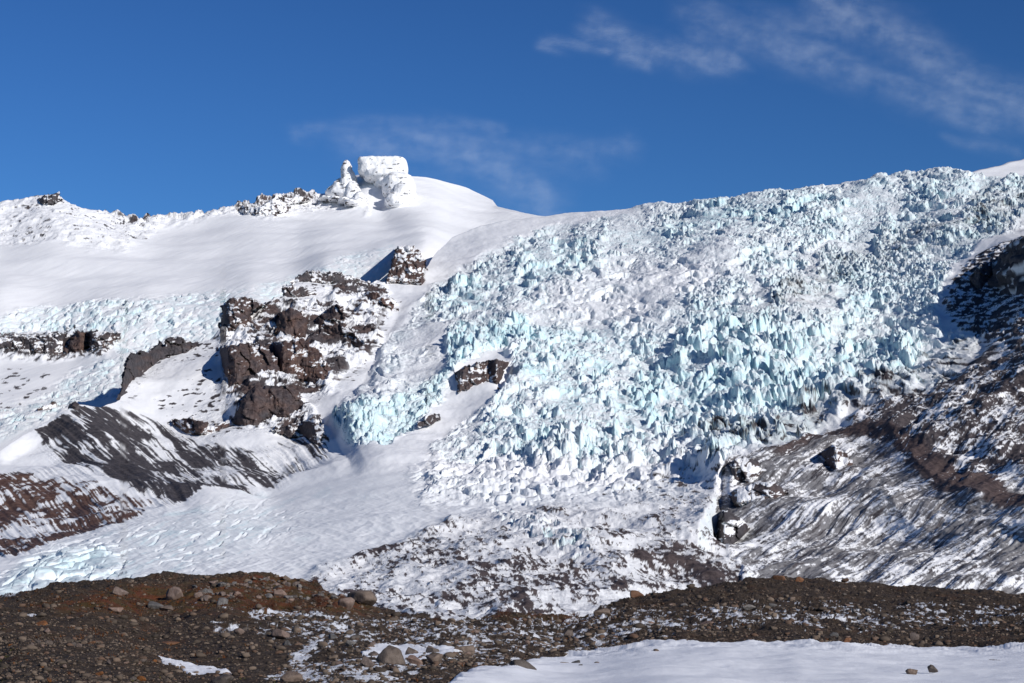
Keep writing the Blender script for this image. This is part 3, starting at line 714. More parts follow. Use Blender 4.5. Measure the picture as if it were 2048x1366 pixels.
rime("summit_rock", [(765,337,48,19,DB,70,6,-.03),(740,333,22,16,DB-10,60,4,0),(797,338,18,20,DB-6,60,4,0),(770,356,42,14,DB,90,3,-.05)],
     'flat-topped white rime-covered summit block on the volcano', 3, .55, -.05)
rime("summit_buttress", [(797,376,33,30,D1(798,396),70,2.5,.0),(806,392,25,26,D1(804,408),70,2.3,.1),(792,404,22,17,D1(794,414),60,2.2,0),(774,368,26,16,D1(774,376),60,2.2,0)],
     'bulging white rime-covered buttress under the flat summit block', 5, .8, -.04)
DS = D1(696, 384)
rime("summit_spire", [(693,343,11,24,DS,30,2.6,.25),(697,368,17,34,DS,45,2.5,.35),(680,378,21,22,DS,40,2.3,.5),(667,384,15,12,DS+20,40,2.2,.4),(706,390,17,28,D1(706,402),60,2.4,.3),(718,404,16,20,D1(718,412),50,2.3,.3)],
     'narrow white rime-covered spire left of the summit block', 7, .7, .06)
rime("summit_snow_rib", [(655,403,16,4,D1(655,406),90,2.2,0),(674,404,16,5,D1(674,408),90,2.2,0),(692,407,16,5,D1(692,411),90,2.2,0),(704,411,14,5,D1(704,415),90,2.2,0)],
     'small rime-covered rib of rock under the summit spire', 9, .6, .15)
outcrop("ridge_crag", [(470,418),(490,412),(515,415),(545,398),(552,389),(566,389),(580,397),(600,392),(622,396),(622,402),(580,408),(575,428),(548,436),(520,438),(492,432)],
        'rime-white crag with dark bands on the skyline left of the summit', 'rock', farD, frost=.5, snow=.8, lean=.4, depth=25, grain=1.8, seed=90, mat=MT, jag=3.0)

# far white shoulder behind the icefall on the right
pxs2 = np.arange(1860, 2230, 3.0)
topS = np.interp(pxs2, [1860,1935,1985,2040,2110,2230], [372,345,334,320,300,285])
tt = np.linspace(0, 1, 30)
PXs = np.repeat(pxs2[None], 30, 0); PYs = 400 + (topS - 400)[None] * tt[:, None]
Ps = world_pt(PXs, PYs, 5600 + (400 - PYs) * 14)
Ps[..., 2] += 6 * fbm(Ps[..., 0] / 200, Ps[..., 1] / 200, 3, 95)
z0 = np.zeros(PXs.shape)
Ps, As = skirt(Ps, dict(rock=z0, ice=z0, warm=z0, rough=z0, dirt=z0))
tag(grid_obj("snow_shoulder", Ps, None, MT, As), kind='structure', cat='mountain', label='smooth white snow shoulder behind the icefall at the right edge')

exec_fg = True
# ================================================================== FOREGROUND MORAINE
CREST = [(-80,1210),(0,1194),(60,1186),(130,1168),(200,1161),(230,1160),(300,1152),(380,1150),(500,1149),(560,1156),(620,1168),(680,1192),(760,1217),(800,1232),(900,1243),(960,1240),(1000,1230),(1060,1232),(1110,1241),(1180,1230),
         (1250,1204),(1330,1184),(1400,1175),(1500,1162),(1560,1156),(1640,1160),(1700,1164),(1850,1177),(2048,1189),(2130,1194)]
fg_D = tps([(-80,1205,215),(0,1194,215),(130,1168,215),(300,1152,215),(500,1149,215),(680,1192,205),(800,1232,200),(960,1240,200),(1110,1241,205),(1250,1204,240),(1400,1175,270),(1560,1156,300),(1850,1177,300),(2130,1194,290),
            (0,1400,60),(500,1400,62),(1024,1400,64),(1600,1400,66),(2130,1400,66),(0,1366,70),(500,1366,72),(1024,1366,73),(1600,1366,75),(2130,1366,75),
            (0,1240,118),(250,1300,95),(120,1262,110),(0,1300,88),(330,1255,150),(500,1205,185),(300,1225,175),(600,1240,160),(700,1255,148),(500,1290,110),(700,1320,90),(1024,1300,110),(1300,1295,114),(1700,1290,120),(2130,1298,114),(1300,1250,165),(1700,1230,190),(1700,1200,240),(900,1270,135),(2130,1230,190)], 1e-3)
FR = fg_D(RGX, np.maximum(RGY, 1130))
def fgD(px, py): return sample(FR, np.asarray(px, float), np.asarray(py, float)).astype(float)
pxs = np.concatenate([np.arange(-500, -76, 4.0), np.arange(-76, 2126, 1.6), np.arange(2126, 2560, 4.0)])
NRF = 520
t = np.linspace(0, 1, NRF)
topG = interp(CREST, pxs)
PX = np.repeat(pxs[None], NRF, 0)
PY = 1399 + (topG - 1399)[None] * t[:, None]
P = world_pt(PX, PY, fgD(PX, PY))
def ground_dz(X, Y):
    return (0.34 * fbm(X / 7, Y / 9, 4, 201) + 0.14 * ridged(X / 2.6, Y / 4, 3, 207) + 0.10 * fbm(X / 1.3, Y / 1.3, 4, 202)) * np.clip(Y / 90, .6, 2.0)
X, Y, Z = (P[..., i].astype(f4) for i in range(3))
base_z = P[..., 2].copy()
P[..., 2] += ground_dz(X, Y)
wpx = np.clip(PX, -60, 2090) + 14 * fbm(X / 3, Y / 6, 4, 203); wpy = PY + 5 * fbm(X / 3 + 7, Y / 6, 4, 204)
A = lambda pts, fe=6: sample(area(pts, fe), wpx, wpy)
dust = A([(430,1255),(560,1248),(700,1235),(1000,1250),(1250,1225),(1500,1210),(2048,1215),(2110,1260),(1500,1262),(1150,1300),(1000,1335),(880,1360),(760,1366),(560,1366),(650,1290),(560,1280)], 22)
stream = A([(600,1300),(640,1268),(656,1280),(620,1320),(640,1345),(700,1366),(520,1366),(560,1350)], 9)
strip = A([(40,1230),(110,1236),(60,1242)], 3) + A([(380,1212),(480,1226),(680,1232),(720,1240),(500,1236)], 4) + A([(0,1196),(60,1193),(20,1202)], 2)
red = A([(190,1190),(330,1180),(560,1150),(700,1190),(760,1225),(600,1235),(380,1230),(120,1228),(60,1215)], 14)
red2 = A([(960,1232),(1110,1238),(1200,1228),(1250,1245),(1000,1250)], 8)
nf = fbm(X / .55, Y / 1.4, 4, 205); nm_ = fbm(X / 3.5, Y / 8, 3, 206)
snow = sstep(0.0, 0.08, dust * (0.80 * nf + .55 * nm_) - .10 - .10 * sstep(1150, 1400, PX))
snow = np.maximum(snow, sstep(0, .08, stream * (.62 + nf) - .35))
snow = np.maximum(snow, sstep(0, .08, np.clip(strip, 0, 1) * (.8 + nf) - .5))
moss = np.clip(red * (0.95 + .9 * nm_ + .4 * nf) + red2 * .8 + 0.22 * sstep(.1, .5, nm_), 0, 1)
gm = NT("gravel_ground")
pos = gm.geo().outputs['Position']
g1 = gm.noise(3.0, 6, .7, pos); g2 = gm.noise(0.5, 4, .6, pos); g3 = gm.noise(9.0, 3, .6, pos)
gc = gm.mix(gm.ramp(g1, .35, .65), (0.024, 0.017, 0.012), (0.088, 0.062, 0.044))
mossc = gm.mix(gm.ramp(g2, .35, .6), (0.125, 0.040, 0.018), (0.075, 0.048, 0.018))
gc = gm.mix(gm.attr('moss'), gc, mossc)
gc = gm.mix(gm.attr('snow'), gc, (0.80, 0.81, 0.85))
GM = gm.out(gc, 0.9, gm.bump(gm.math('ADD', g1, gm.math('MULTIPLY', g3, .4)), 0.25, 0.9), 0.2)
Pg, Ag = skirt(P, dict(snow=snow, moss=moss), back=(6, 30, 120), drop=(1.0, 8, 40))
tag(grid_obj("ground", Pg, None, GM, Ag), kind='structure', label='brown gravel moraine ground with rusty moss and snow dusting', cat='ground')

def g_pt(px, py):
    """ground point under photo position"""
    p = world_pt(np.asarray(px, float), np.asarray(py, float), fgD(px, py))
    p[..., 2] += ground_dz(p[..., 0].astype(f4), p[..., 1].astype(f4))
    return p

# the wide ground sheet that carries everything to the horizon, under the modelled land
gp = np.array([[[-45000, -3000, -60], [45000, -3000, -60]], [[-45000, 45000, -60], [45000, 45000, -60]]], float)
tag(grid_obj("plain", gp, None, GM, dict(snow=np.zeros((2, 2)), moss=np.zeros((2, 2)))), kind='structure', label='low plain under the moraine', cat='ground')

# ---- snow patches: thick wind-packed sheets lying on the gravel
sm = NT("patch_snow")
pos = sm.geo().outputs['Position']
s1 = sm.noise(0.5, 4, .5, pos); s2 = sm.noise(6.0, 4, .6, pos)
SNM = sm.out(sm.mix(s1, (0.84, 0.85, 0.885), (0.89, 0.89, 0.905)), 0.7, sm.bump(sm.math('ADD', s1, sm.math('MULTIPLY', s2, .15)), .12, .7), .25)
def snow_sheet(pts, label, thick=.22, jag=5, seed=300):
    p = np.array(pts, float)
    gx, gy = np.meshgrid(np.arange(max(p[:, 0].min() - 12, -76), min(p[:, 0].max() + 12, 2560), 1.6), np.arange(min(p[:, 1].max() + 8, 1399), p[:, 1].min() - 8, -.6))
    Q = world_pt(gx, gy, fgD(gx, gy))
    Xq, Yq = Q[..., 0].astype(f4), Q[..., 1].astype(f4)
    s = poly_sd(gx + 2.2 * jag * fbm(Xq / 1.6, Yq / 5, 4, seed), gy + jag * .45 * fbm(Xq / 1.6, Yq / 5 + 4, 4, seed + 3), pts)
    hgt = np.sqrt(np.clip(s / 14.0, 0, 1)) * thick + np.clip(s / 3, -1, 0) * .12 + .04 * fbm(Xq / 3, Yq / 6, 3, seed + 9) + .03
    kq = np.clip(s / 25.0, 0, 1) * .8
    Q[..., 2] += (1 - kq) * ground_dz(Xq, Yq) + kq * (0.22 * fbm(Xq / 7, Yq / 7, 2, 201) * np.clip(Yq / 90, .6, 2.0) + .05) + hgt
    k = s > -2.5
    fmk = k[:-1, :-1] & k[1:, :-1] & k[1:, 1:] & k[:-1, 1:]
    return tag(grid_obj("snow_patch", Q, fmk, SNM, {}), label, 'snow patch')
snow_sheet([(840,1420),(920,1354),(1000,1340),(1080,1322),(1180,1310),(1260,1300),(1320,1290),(1420,1292),(1500,1290),(1700,1293),(1850,1297),(2200,1299),(2650,1302),(2650,1420)], 'large smooth white snow patch across the bottom right corner')
snow_sheet([(722,1308),(750,1296),(775,1289),(800,1296),(850,1300),(900,1304),(950,1290),(960,1294),(925,1308),(880,1322),(850,1328),(800,1330),(735,1322)], 'small snow patch around the big boulder', .12, 6, 310)
snow_sheet([(308,1322),(330,1324),(370,1332),(440,1340),(470,1346),(420,1350),(380,1352),(345,1338)], 'narrow curved snow strip at the bottom left', .10, 4, 320)

# ---- stones
rng = np.random.default_rng(7)
ICO1, ICO2, ICO4 = ico(1), ico(2), ico(4)
def rock_shape(base, seed, npl=14, sharp=.78, noise=.05):
    r = np.random.default_rng(seed)
    V, Fc = base
    n = r.normal(size=(npl, 3)); n /= np.linalg.norm(n, axis=1, keepdims=True)
    d = r.uniform(sharp * .75, 1.0, npl)
    dots = V @ n.T
    rad = np.min(np.where(dots > 0.05, d[None] / np.maximum(dots, .05), 9), axis=1)
    rad = np.minimum(rad, 1.15)
    W = V * rad[:, None]
    if noise:
        W = W * (1 + noise * (fbm(W[:, 0] * 2 + W[:, 2], W[:, 1] * 2 - W[:, 2], 4, seed)))[:, None]
    W *= np.array([1.0, r.uniform(.75, 1.0), r.uniform(.6, .85)])
    return W, Fc

def stone_mat(name, c1, c2, c3):
    s = NT(name)
    tc = s.n('ShaderNodeTexCoord').outputs['Object']
    oi = s.n('ShaderNodeObjectInfo').outputs['Random']
    a = s.noise(2.0, 6, .65, tc); b = s.noise(9.0, 5, .7, tc)
    c = s.mix(s.ramp(a, .35, .65), c1, c2)
    c = s.mix(s.math('MULTIPLY', s.ramp(b, .55, .7), .5), c, c3)
    hsv = s.n('ShaderNodeHueSaturation'); s.l(c, hsv.inputs['Color']); s.l(s.math('MULTIPLY_ADD', oi, .7, .65), hsv.inputs['Value'])
    s.l(s.math('MULTIPLY_ADD', oi, .5, .75), hsv.inputs['Saturation'])
    return s.out(hsv.outputs[0], .88, s.bump(s.math('ADD', a, s.math('MULTIPLY', b, .4)), .12, .8), .25)
STB = stone_mat("boulder_brown", (0.105, 0.080, 0.066), (0.165, 0.130, 0.108), (0.05, 0.042, 0.036))
STP = stone_mat("boulder_pink", (0.150, 0.105, 0.086), (0.215, 0.160, 0.135), (0.08, 0.06, 0.05))
STG = stone_mat("boulder_grey", (0.115, 0.105, 0.100), (0.190, 0.175, 0.165), (0.06, 0.055, 0.05))
STR = stone_mat("boulder_rust", (0.130, 0.060, 0.032), (0.190, 0.100, 0.058), (0.06, 0.04, 0.03))

BM = []
for i in range(12):
    W, Fc = rock_shape(ICO4, 500 + i, npl=15 + i // 2, sharp=.70, noise=.04)
    o = mesh_from("boulder", W, Fc, STB, smooth=False)
    BM.append(o.data); bpy.data.objects.remove(o)
mat_mesh = {}
def boulder(px, py, wpx_, hpx, label, mat=STB, seed=0, group=None, name="boulder"):
    """px,py = photo position of the foot, sizes in photo pixels turned to metres at that distance"""
    p = g_pt(np.array(px), np.array(py)); d = p[1]; m = d / F
    key = (seed % 12, mat.name)
    if key not in mat_mesh:
        me = BM[seed % 12].copy(); me.materials.clear(); me.materials.append(mat); mat_mesh[key] = me
    o = bpy.data.objects.new(name, mat_mesh[key]); COL.objects.link(o)
    k_ = 1.2 if name == 'boulder' else .85
    w = wpx_ * m / 2 * k_; h = hpx * m / 2 * k_ * 1.05
    r = random.Random(seed * 7 + int(px))
    o.scale = (w * 1.05, w * r.uniform(.8, 1.1), h * 1.5)
    o.location = (p[0], p[1] + w * .5, p[2] + h * .62)
    o.rotation_euler = (r.uniform(-.2, .2), r.uniform(-.2, .2), r.uniform(0, 6.28))
    tag(o, label, 'boulder', group)
    return o

BL = [(785,1342,52,42,'largest angular brown boulder standing in the small snow patch',STB,1),
 (1040,1346,50,24,'dark wedge shaped boulder at the edge of the large snow patch',STB,2),
 (870,1338,32,22,'squat brown boulder right of the largest boulder on the small snow patch',STB,3),
 (828,1340,30,16,'low slanted boulder leaning toward the right of the largest boulder',STP,4),
 (822,1320,26,18,'dark round boulder just behind the largest boulder',STB,5),
 (865,1310,26,18,'dark boulder at the back edge of the small snow patch',STB,6),
 (750,1318,20,13,'small boulder at the left end of the small snow patch',STP,7),
 (930,1310,34,16,'flat broad boulder at the right end of the small snow patch',STB,8),
 (725,1218,46,34,'large rounded boulder on the right shoulder of the left mound',STB,9),
 (690,1222,34,26,'squarish boulder leaning left of the rounded one on the mound shoulder',STP,10),
 (350,1200,34,32,'upright pinkish boulder in the middle of the left mound',STP,11),
 (238,1190,26,15,'rounded pinkish boulder on the left flank of the left mound',STP,12),
 (557,1194,26,17,'pale squarish boulder on the right flank of the left mound',STP,13),
 (442,1217,28,20,'pale angular boulder at the foot of the left mound',STG,14),
 (229,1228,26,12,'low pinkish boulder at the left foot of the left mound',STP,15),
 (308,1222,30,18,'grey boulder with snow at the foot of the left mound',STG,16),
 (336,1224,26,13,'flat grey-brown boulder beside the grey boulder at the mound foot',STB,17),
 (560,1284,32,22,'round pinkish boulder left of the snowy trickle',STP,18),
 (572,1296,14,11,'small pale cobble right below the round pinkish boulder',STG,19),
 (664,1286,24,15,'pale grey boulder right of the snowy trickle',STG,20),
 (700,1300,17,13,'pale rounded cobble between the trickle and the small snow patch',STG,21),
 (478,1278,22,15,'tan boulder in the gravel of the shallow valley',STP,22),
 (330,1294,42,7,'flat reddish slab lying in the gravel at left',STR,23),
 (80,1252,42,13,'tan flat boulder on top of the near left mound',STR,24),
 (1137,1274,24,15,'brown boulder on the slope above the large snow patch',STB,25),
 (1270,1200,26,12,'rust coloured boulder on the left start of the right crest',STR,26),
 (1200,1240,30,16,'dark boulder low on the left end of the right rise',STB,27),
 (1558,1162,22,12,'rusty boulder on top of the right crest, left of two more',STR,28),
 (1598,1163,17,11,'middle rusty boulder on top of the right crest',STR,29),
 (1690,1164,17,10,'rusty boulder farthest right on the right crest',STR,30),
 (1410,1248,40,12,'broad flat pinkish boulder in the gravel of the right rise',STP,31),
 (1828,1281,16,16,'upright tan boulder near the snow edge on the right',STP,32),
 (1668,1280,14,12,'pale cobble just above the snow edge on the right rise',STG,33),
 (1693,1298,18,7,'small reddish stone half sunk in the edge of the large snow patch',STR,34),
 (1126,1338,22,7,'small half-buried stone with a snow collar near the wedge boulder',STB,35),
 (1152,1340,25,9,'flat dark stone on the large snow patch',STG,36),
 (1163,1347,16,6,'small dark stone just below the flat dark stone on the snow',STB,37),
 (1194,1336,12,5,'tiny dark stone alone on the snow right of the flat stone',STB,38),
 (1311,1314,11,4,'tiny dark stone alone in the middle of the large snow patch',STB,39),
 (1826,1364,26,10,'dark mossy stone poking from the snow at the bottom edge',STB,40),
 (1866,1362,18,8,'smaller stone right of the mossy one at the bottom edge',STB,41),
 (1368,1212,14,9,'round stone halfway up the left part of the right rise',STG,42),
 (1500,1224,22,10,'grey stone in the middle of the right rise',STG,43),
 (1585,1208,20,13,'dark upright stone on the upper right rise',STB,44),
 (580,1368,34,22,'brown boulder cut by the bottom edge left of centre',STB,45),
 (440,1372,38,20,'large flat stone cut by the bottom edge at left',STB,46),
 (700,1372,30,20,'dark boulder cut by the bottom edge below the largest boulder',STB,47),
 (735,1345,24,18,'brown boulder just left of the largest boulder',STP,48)]
for (px, py, w, h, lb, mt, sd_) in BL:
    ob = boulder(px, py, w, h, lb, mt, sd_)
    if 34 <= sd_ <= 41 : ob.location.z += .22; ob.scale.z *= 1.5

# countable mid-size stones, grouped by where they lie
zones = [("pinkish brown stones heaped on the left mound", 'fist of pale brown stone heaped with others on the right half of the left mound', [(380,1168),(560,1160),(690,1196),(640,1215),(520,1205),(400,1210)], 120, (7, 20), (STP, STG, STB)),
         ("stones strewn in the valley gravel", 'mid-size brown stone strewn in the gravel between the left mound and the small snow patch', [(450,1250),(1000,1255),(1090,1290),(960,1350),(600,1366),(520,1300)], 75, (8, 20), (STB, STP, STB)),
         ("stones on the near left mound", 'mid-size stone in the brown gravel of the bottom left corner', [(0,1250),(200,1290),(420,1366),(0,1366)], 45, (8, 18), (STB, STP, STR)),
         ("stones on the right rise", 'mid-size brown stone scattered on the gravel of the right rise', [(1150,1240),(1350,1200),(1560,1175),(2048,1200),(2048,1288),(1300,1285)], 60, (6, 14), (STB, STP, STG))]
for grp, lb, poly, n, (s0, s1), mats in zones:
    p = np.array(poly, float); k = 0
    r = random.Random(len(grp))
    while k < n:
        x = r.uniform(p[:, 0].min(), p[:, 0].max()); y = r.uniform(p[:, 1].min(), p[:, 1].max())
        if poly_sd(np.array([x]), np.array([y]), poly)[0] < 0: continue
        s = s0 + (s1 - s0) * r.random() ** 2
        boulder(x, y, s * r.uniform(1, 1.4), s * .8, lb, mats[k % 3], r.randrange(1000), grp, "stone"); k += 1

# gravel: beyond counting, one object
def scatter(name, n, smin, smax, mat, region=None, seed=1, alpha=1.7, base=ICO1, nshape=10, wob=0.0):
    r = np.random.default_rng(seed)
    x = r.uniform(-300, 2350, n); top_ = interp(CREST, x)
    y = top_ + 1.5 + (1392 - top_) * r.random(n) ** 1.0
    if region is not None:
        k = r.random(n) < region(x, y); x, y = x[k], y[k]
    n = len(x)
    c = g_pt(x, y); m = c[:, 1] / F
    u = r.random(n)
    s = (smin ** -alpha + u * (smax ** -alpha - smin ** -alpha)) ** (-1 / alpha) * np.clip(m * 40, .7, 1.6)
    shapes = [rock_shape(base, seed * 50 + i, npl=13, sharp=.66, noise=0)[0] for i in range(nshape)]
    Fc = base[1]; nv = len(base[0])
    sh = np.stack(shapes)[r.integers(0, nshape, n)]
    a = r.uniform(0, 6.28, n); ca, sa = np.cos(a)[:, None], np.sin(a)[:, None]
    vx = sh[..., 0] * ca - sh[..., 1] * sa; vy = sh[..., 0] * sa + sh[..., 1] * ca
    V = np.stack([vx * 1.15, vy, sh[..., 2] * .85], -1) * s[:, None, None] + c[:, None, :]
    V[..., 2] += (s * .25)[:, None]
    Fa = (Fc[None] + (np.arange(n) * nv)[:, None, None]).reshape(-1, 3)
    tone = np.repeat(r.random(n), nv); tint = np.repeat(r.random(n), nv)
    return mesh_from(name, V.reshape(-1, 3), Fa, mat, dict(tone=tone, tint=tint), smooth=False)
gv = NT("gravel_stones")
pos = gv.geo().outputs['Position']
gn = gv.noise(6.0, 4, .6, pos)
c = gv.mix(gv.attr('tone'), (0.044, 0.033, 0.025), (0.220, 0.162, 0.120))
c = gv.mix(gv.ramp(gv.attr('tint'), .70, 1.0), c, (0.150, 0.085, 0.055))
c = gv.mix(gv.math('MULTIPLY', gn, .5), c, (0.05, 0.042, 0.036))
GV = gv.out(c, .9, None, .2)
snow_poly = [(900,1420),(985,1349),(1080,1327),(1180,1316),(1330,1296),(2200,1304),(2650,1307),(2650,1420)]
small_sn = [(735,1310),(780,1294),(900,1307),(945,1296),(880,1320),(800,1328),(745,1322)]
def not_snow(x, y):
    a = poly_sd(x, y, snow_poly) < -2
    b = poly_sd(x, y, small_sn) < 0
    rd = np.exp(-(((x - 330) / 190) ** 2 + ((y - 1200) / 26) ** 2))
    return (a & b) * (1 - .85 * rd)
tag(scatter("gravel", 46000, .035, .13, GV, not_snow, 3, 1.8, ico(1), 12), 'brown and grey gravel covering the moraine', 'gravel', kind='stuff')
tag(scatter("rubble", 3700, .11, .32, GV, not_snow, 5, 2.6, ICO2, 12), 'loose angular rubble lying on the moraine gravel', 'rubble', kind='stuff')

# ---- heath and dry grass
def tufts(name, n, region, hgt, seed, mat, blades=9, spread=.16, wid=.012):
    r = np.random.default_rng(seed)
    x = r.uniform(-40, 2090, n); y = r.uniform(1150, 1390, n)
    k = (y > interp(CREST, x) + .5) & (r.random(n) < region(x, y)); x, y = x[k], y[k]; n = len(x)
    c = g_pt(x, y)
    B = blades
    c = np.repeat(c, B, 0); N_ = n * B
    a = r.uniform(0, 6.28, N_); s = r.random(N_) ** .5 * spread
    b0 = c + np.stack([np.cos(a) * s, np.sin(a) * s, np.zeros(N_) - .02], -1)
    h = hgt * r.uniform(.4, 1.0, N_)
    tip = b0 + np.stack([np.cos(a) * h * .5 + r.normal(0, .2, N_) * h, np.sin(a) * h * .4, h], -1)
    pa = a + 1.57 + r.normal(0, .6, N_)
    w = np.stack([np.cos(pa), np.sin(pa), 0 * pa], -1) * (wid * r.uniform(.6, 1.6, N_))[:, None] * 2.2
    V = np.stack([b0 - w, b0 + w, tip], 1).reshape(-1, 3)
    Fa = np.arange(N_ * 3).reshape(-1, 3)
    return mesh_from(name, V, Fa, mat, dict(tone=np.repeat(r.random(N_), 3)), smooth=False)
hm = NT("heath"); HM = hm.out(hm.mix(hm.attr('tone'), (0.060, 0.020, 0.010), (0.170, 0.070, 0.022)), .9, None, .1)
gr_ = NT("mossy_green"); GRM = gr_.out(gr_.mix(gr_.attr('tone'), (0.030, 0.032, 0.010), (0.085, 0.075, 0.022)), .9, None, .1)
def bl(cx, cy, sx, sy): return lambda x, y: np.exp(-(((x - cx) / sx) ** 2 + ((y - cy) / sy) ** 2))
def reg_red(x, y):
    b = 1.3 * bl(330, 1205, 230, 24)(x, y) + .6 * bl(130, 1200, 120, 16)(x, y) + .7 * bl(560, 1210, 130, 14)(x, y) + .5 * bl(500, 1170, 150, 14)(x, y) + .5 * bl(1080, 1238, 110, 8)(x, y) + .4 * bl(800, 1236, 120, 8)(x, y) + .3 * bl(180, 1275, 90, 10)(x, y) + .3 * bl(370, 1312, 50, 12)(x, y)
    nz_ = fbm(x / 30, y / 9, 3, 401)
    return np.clip(b * (.6 + 1.2 * nz_), 0, 1) + .035 * (nz_ > .25)
def reg_green(x, y):
    nz_ = fbm(x / 25, y / 8, 3, 411)
    return np.clip((.5 * bl(470, 1185, 110, 14)(x, y) + .35 * bl(20, 1330, 80, 30)(x, y) + .4 * bl(800, 1262, 120, 12)(x, y) + .12) * sstep(.0, .4, nz_), 0, 1)
tag(tufts("heath", 30000, reg_red, .20, 61, HM), 'rusty red heath and dead grass growing between the stones', 'heath', kind='stuff')
tag(tufts("moss", 9000, reg_green, .10, 62, GRM, 8, .14, .014), 'olive moss and short grass between the stones', 'moss', kind='stuff')

# ---- low bare shrubs with rusty twigs
tw = NT("twig"); TW = tw.out((0.115, 0.045, 0.026), .85, None, .1)
def shrub(px, py, wpx_, hpx, label, seed):
    r = random.Random(seed)
    c = g_pt(np.array(px), np.array(py)); m = c[1] / F
    w = wpx_ * m / 2; h = hpx * m
    V = []; Fa = []
    def seg(a, b, r0, r1):
        i = len(V)
        d = (b - a).normalized(); u = d.orthogonal().normalized(); v = d.cross(u)
        for p_, rr in ((a, r0), (b, r1)):
            for k in range(3):
                an = k * 2.094
                V.append(tuple(p_ + u * math.cos(an) * rr + v * math.sin(an) * rr))
        for k in range(3):
            Fa.append((i + k, i + (k + 1) % 3, i + 3 + (k + 1) % 3, i + 3 + k))
    for s_ in range(38):
        an = r.uniform(0, 6.28); rad = r.random() ** .6
        p0 = Vector((math.cos(an) * rad * w * .35, math.sin(an) * rad * w * .35, -.03))
        p = p0.copy(); d = Vector((math.cos(an) * rad * .9, math.sin(an) * rad * .9, 1)).normalized()
        L = h * r.uniform(.6, 1.05)
        for q in range(4):
            nx_ = p + d * L / 4
            seg(p, nx_, .014 * (1 - q * .2), .014 * (1 - (q + 1) * .2))
            if q > 0:
                for z_ in range(2):
                    dd = (d + Vector((r.uniform(-1, 1), r.uniform(-1, 1), r.uniform(-.2, .6)))).normalized()
                    seg(nx_, nx_ + dd * L * .3, .008, .003)
            p = nx_; d = (d + Vector((r.uniform(-.35, .35), r.uniform(-.35, .35), r.uniform(-.1, .2)))).normalized()
    o = mesh_from("shrub", np.array(V), np.array(Fa), TW, smooth=False)
    o.location = tuple(c)
    return tag(o, label, 'shrub', 'low bare shrubs on the moraine')
for i, (px, py, w, h, lb) in enumerate([(505,1222,44,20,'low rusty shrub at the foot of the left mound, below its stone heap'),
        (545,1220,40,18,'rusty bare shrub just right of the pale angular boulder at the mound foot'),(588,1220,44,24,'tallest twiggy shrub at the right foot of the left mound'),
        (480,1205,26,14,'small rusty shrub among the stones of the left mound'),(640,1212,30,14,'thin reddish shrub between the left mound stones and its shoulder boulder'),
        (1150,1236,36,12,'reddish shrub in the saddle between the two rises'),(1010,1236,40,14,'low reddish shrub on the saddle crest in front of the dirty ice'),
        (870,1244,34,11,'low brown shrub on the saddle right of the left mound'),(270,1210,40,12,'spreading rusty shrub on the left flank of the left mound')]):
    shrub(px, py, w, h, lb, 900 + i)

# ================================================================== HIKERS far away on the ice
cl1 = NT("dark_jacket"); CL1 = cl1.out((0.03, 0.03, 0.05), .8)
cl2 = NT("skin"); CL2 = cl2.out((0.45, 0.28, 0.2), .6)
cl3 = NT("plum_jacket"); CL3 = cl3.out((0.07, 0.03, 0.07), .8)
def skinned(name, pts, edges, radii, mat, parent=None):
    me = bpy.data.meshes.new(name); me.from_pydata(pts, edges, []); 
    o = bpy.data.objects.new(name, me); COL.objects.link(o)
    md = o.modifiers.new("s", 'SKIN'); sv = me.skin_vertices[0].data if me.skin_vertices else None
    if sv is None:
        bpy.context.view_layer.objects.active = o
    for i, rr in enumerate(radii): me.skin_vertices[0].data[i].radius = (rr, rr)
    me.skin_vertices[0].data[0].use_root = True
    ss = o.modifiers.new("ss", 'SUBSURF'); ss.levels = 1; ss.render_levels = 1
    dg = bpy.context.evaluated_depsgraph_get()
    m2 = bpy.data.meshes.new_from_object(o.evaluated_get(dg)); bpy.data.objects.remove(o)
    m2.materials.clear(); m2.materials.append(mat)
    o2 = bpy.data.objects.new(name, m2); COL.objects.link(o2)
    if parent: o2.parent = parent
    return o2
body_p = [(0,0,.95),(0,0,1.2),(0,0,1.42),(0,0,1.52),(0,-.02,1.66),(.1,0,.9),(.12,-.16,.5),(.12,-.08,.08),(.12,-.22,.04),(-.1,0,.9),(-.12,.12,.5),(-.12,.3,.1),(-.12,.2,.03),
          (.19,0,1.4),(.26,.1,1.12),(.27,-.06,.9),(-.19,0,1.4),(-.26,-.08,1.12),(-.27,-.24,.95),(.28,-.1,.82),(-.28,-.3,.88)]
body_e = [(0,1),(1,2),(2,3),(3,4),(0,5),(5,6),(6,7),(7,8),(0,9),(9,10),(10,11),(11,12),(2,13),(13,14),(14,15),(15,19),(2,16),(16,17),(17,18),(18,20)]
body_r = [.15,.14,.15,.06,.105,.1,.07,.05,.045,.1,.07,.05,.045,.075,.055,.04,.075,.055,.04,.035,.035]
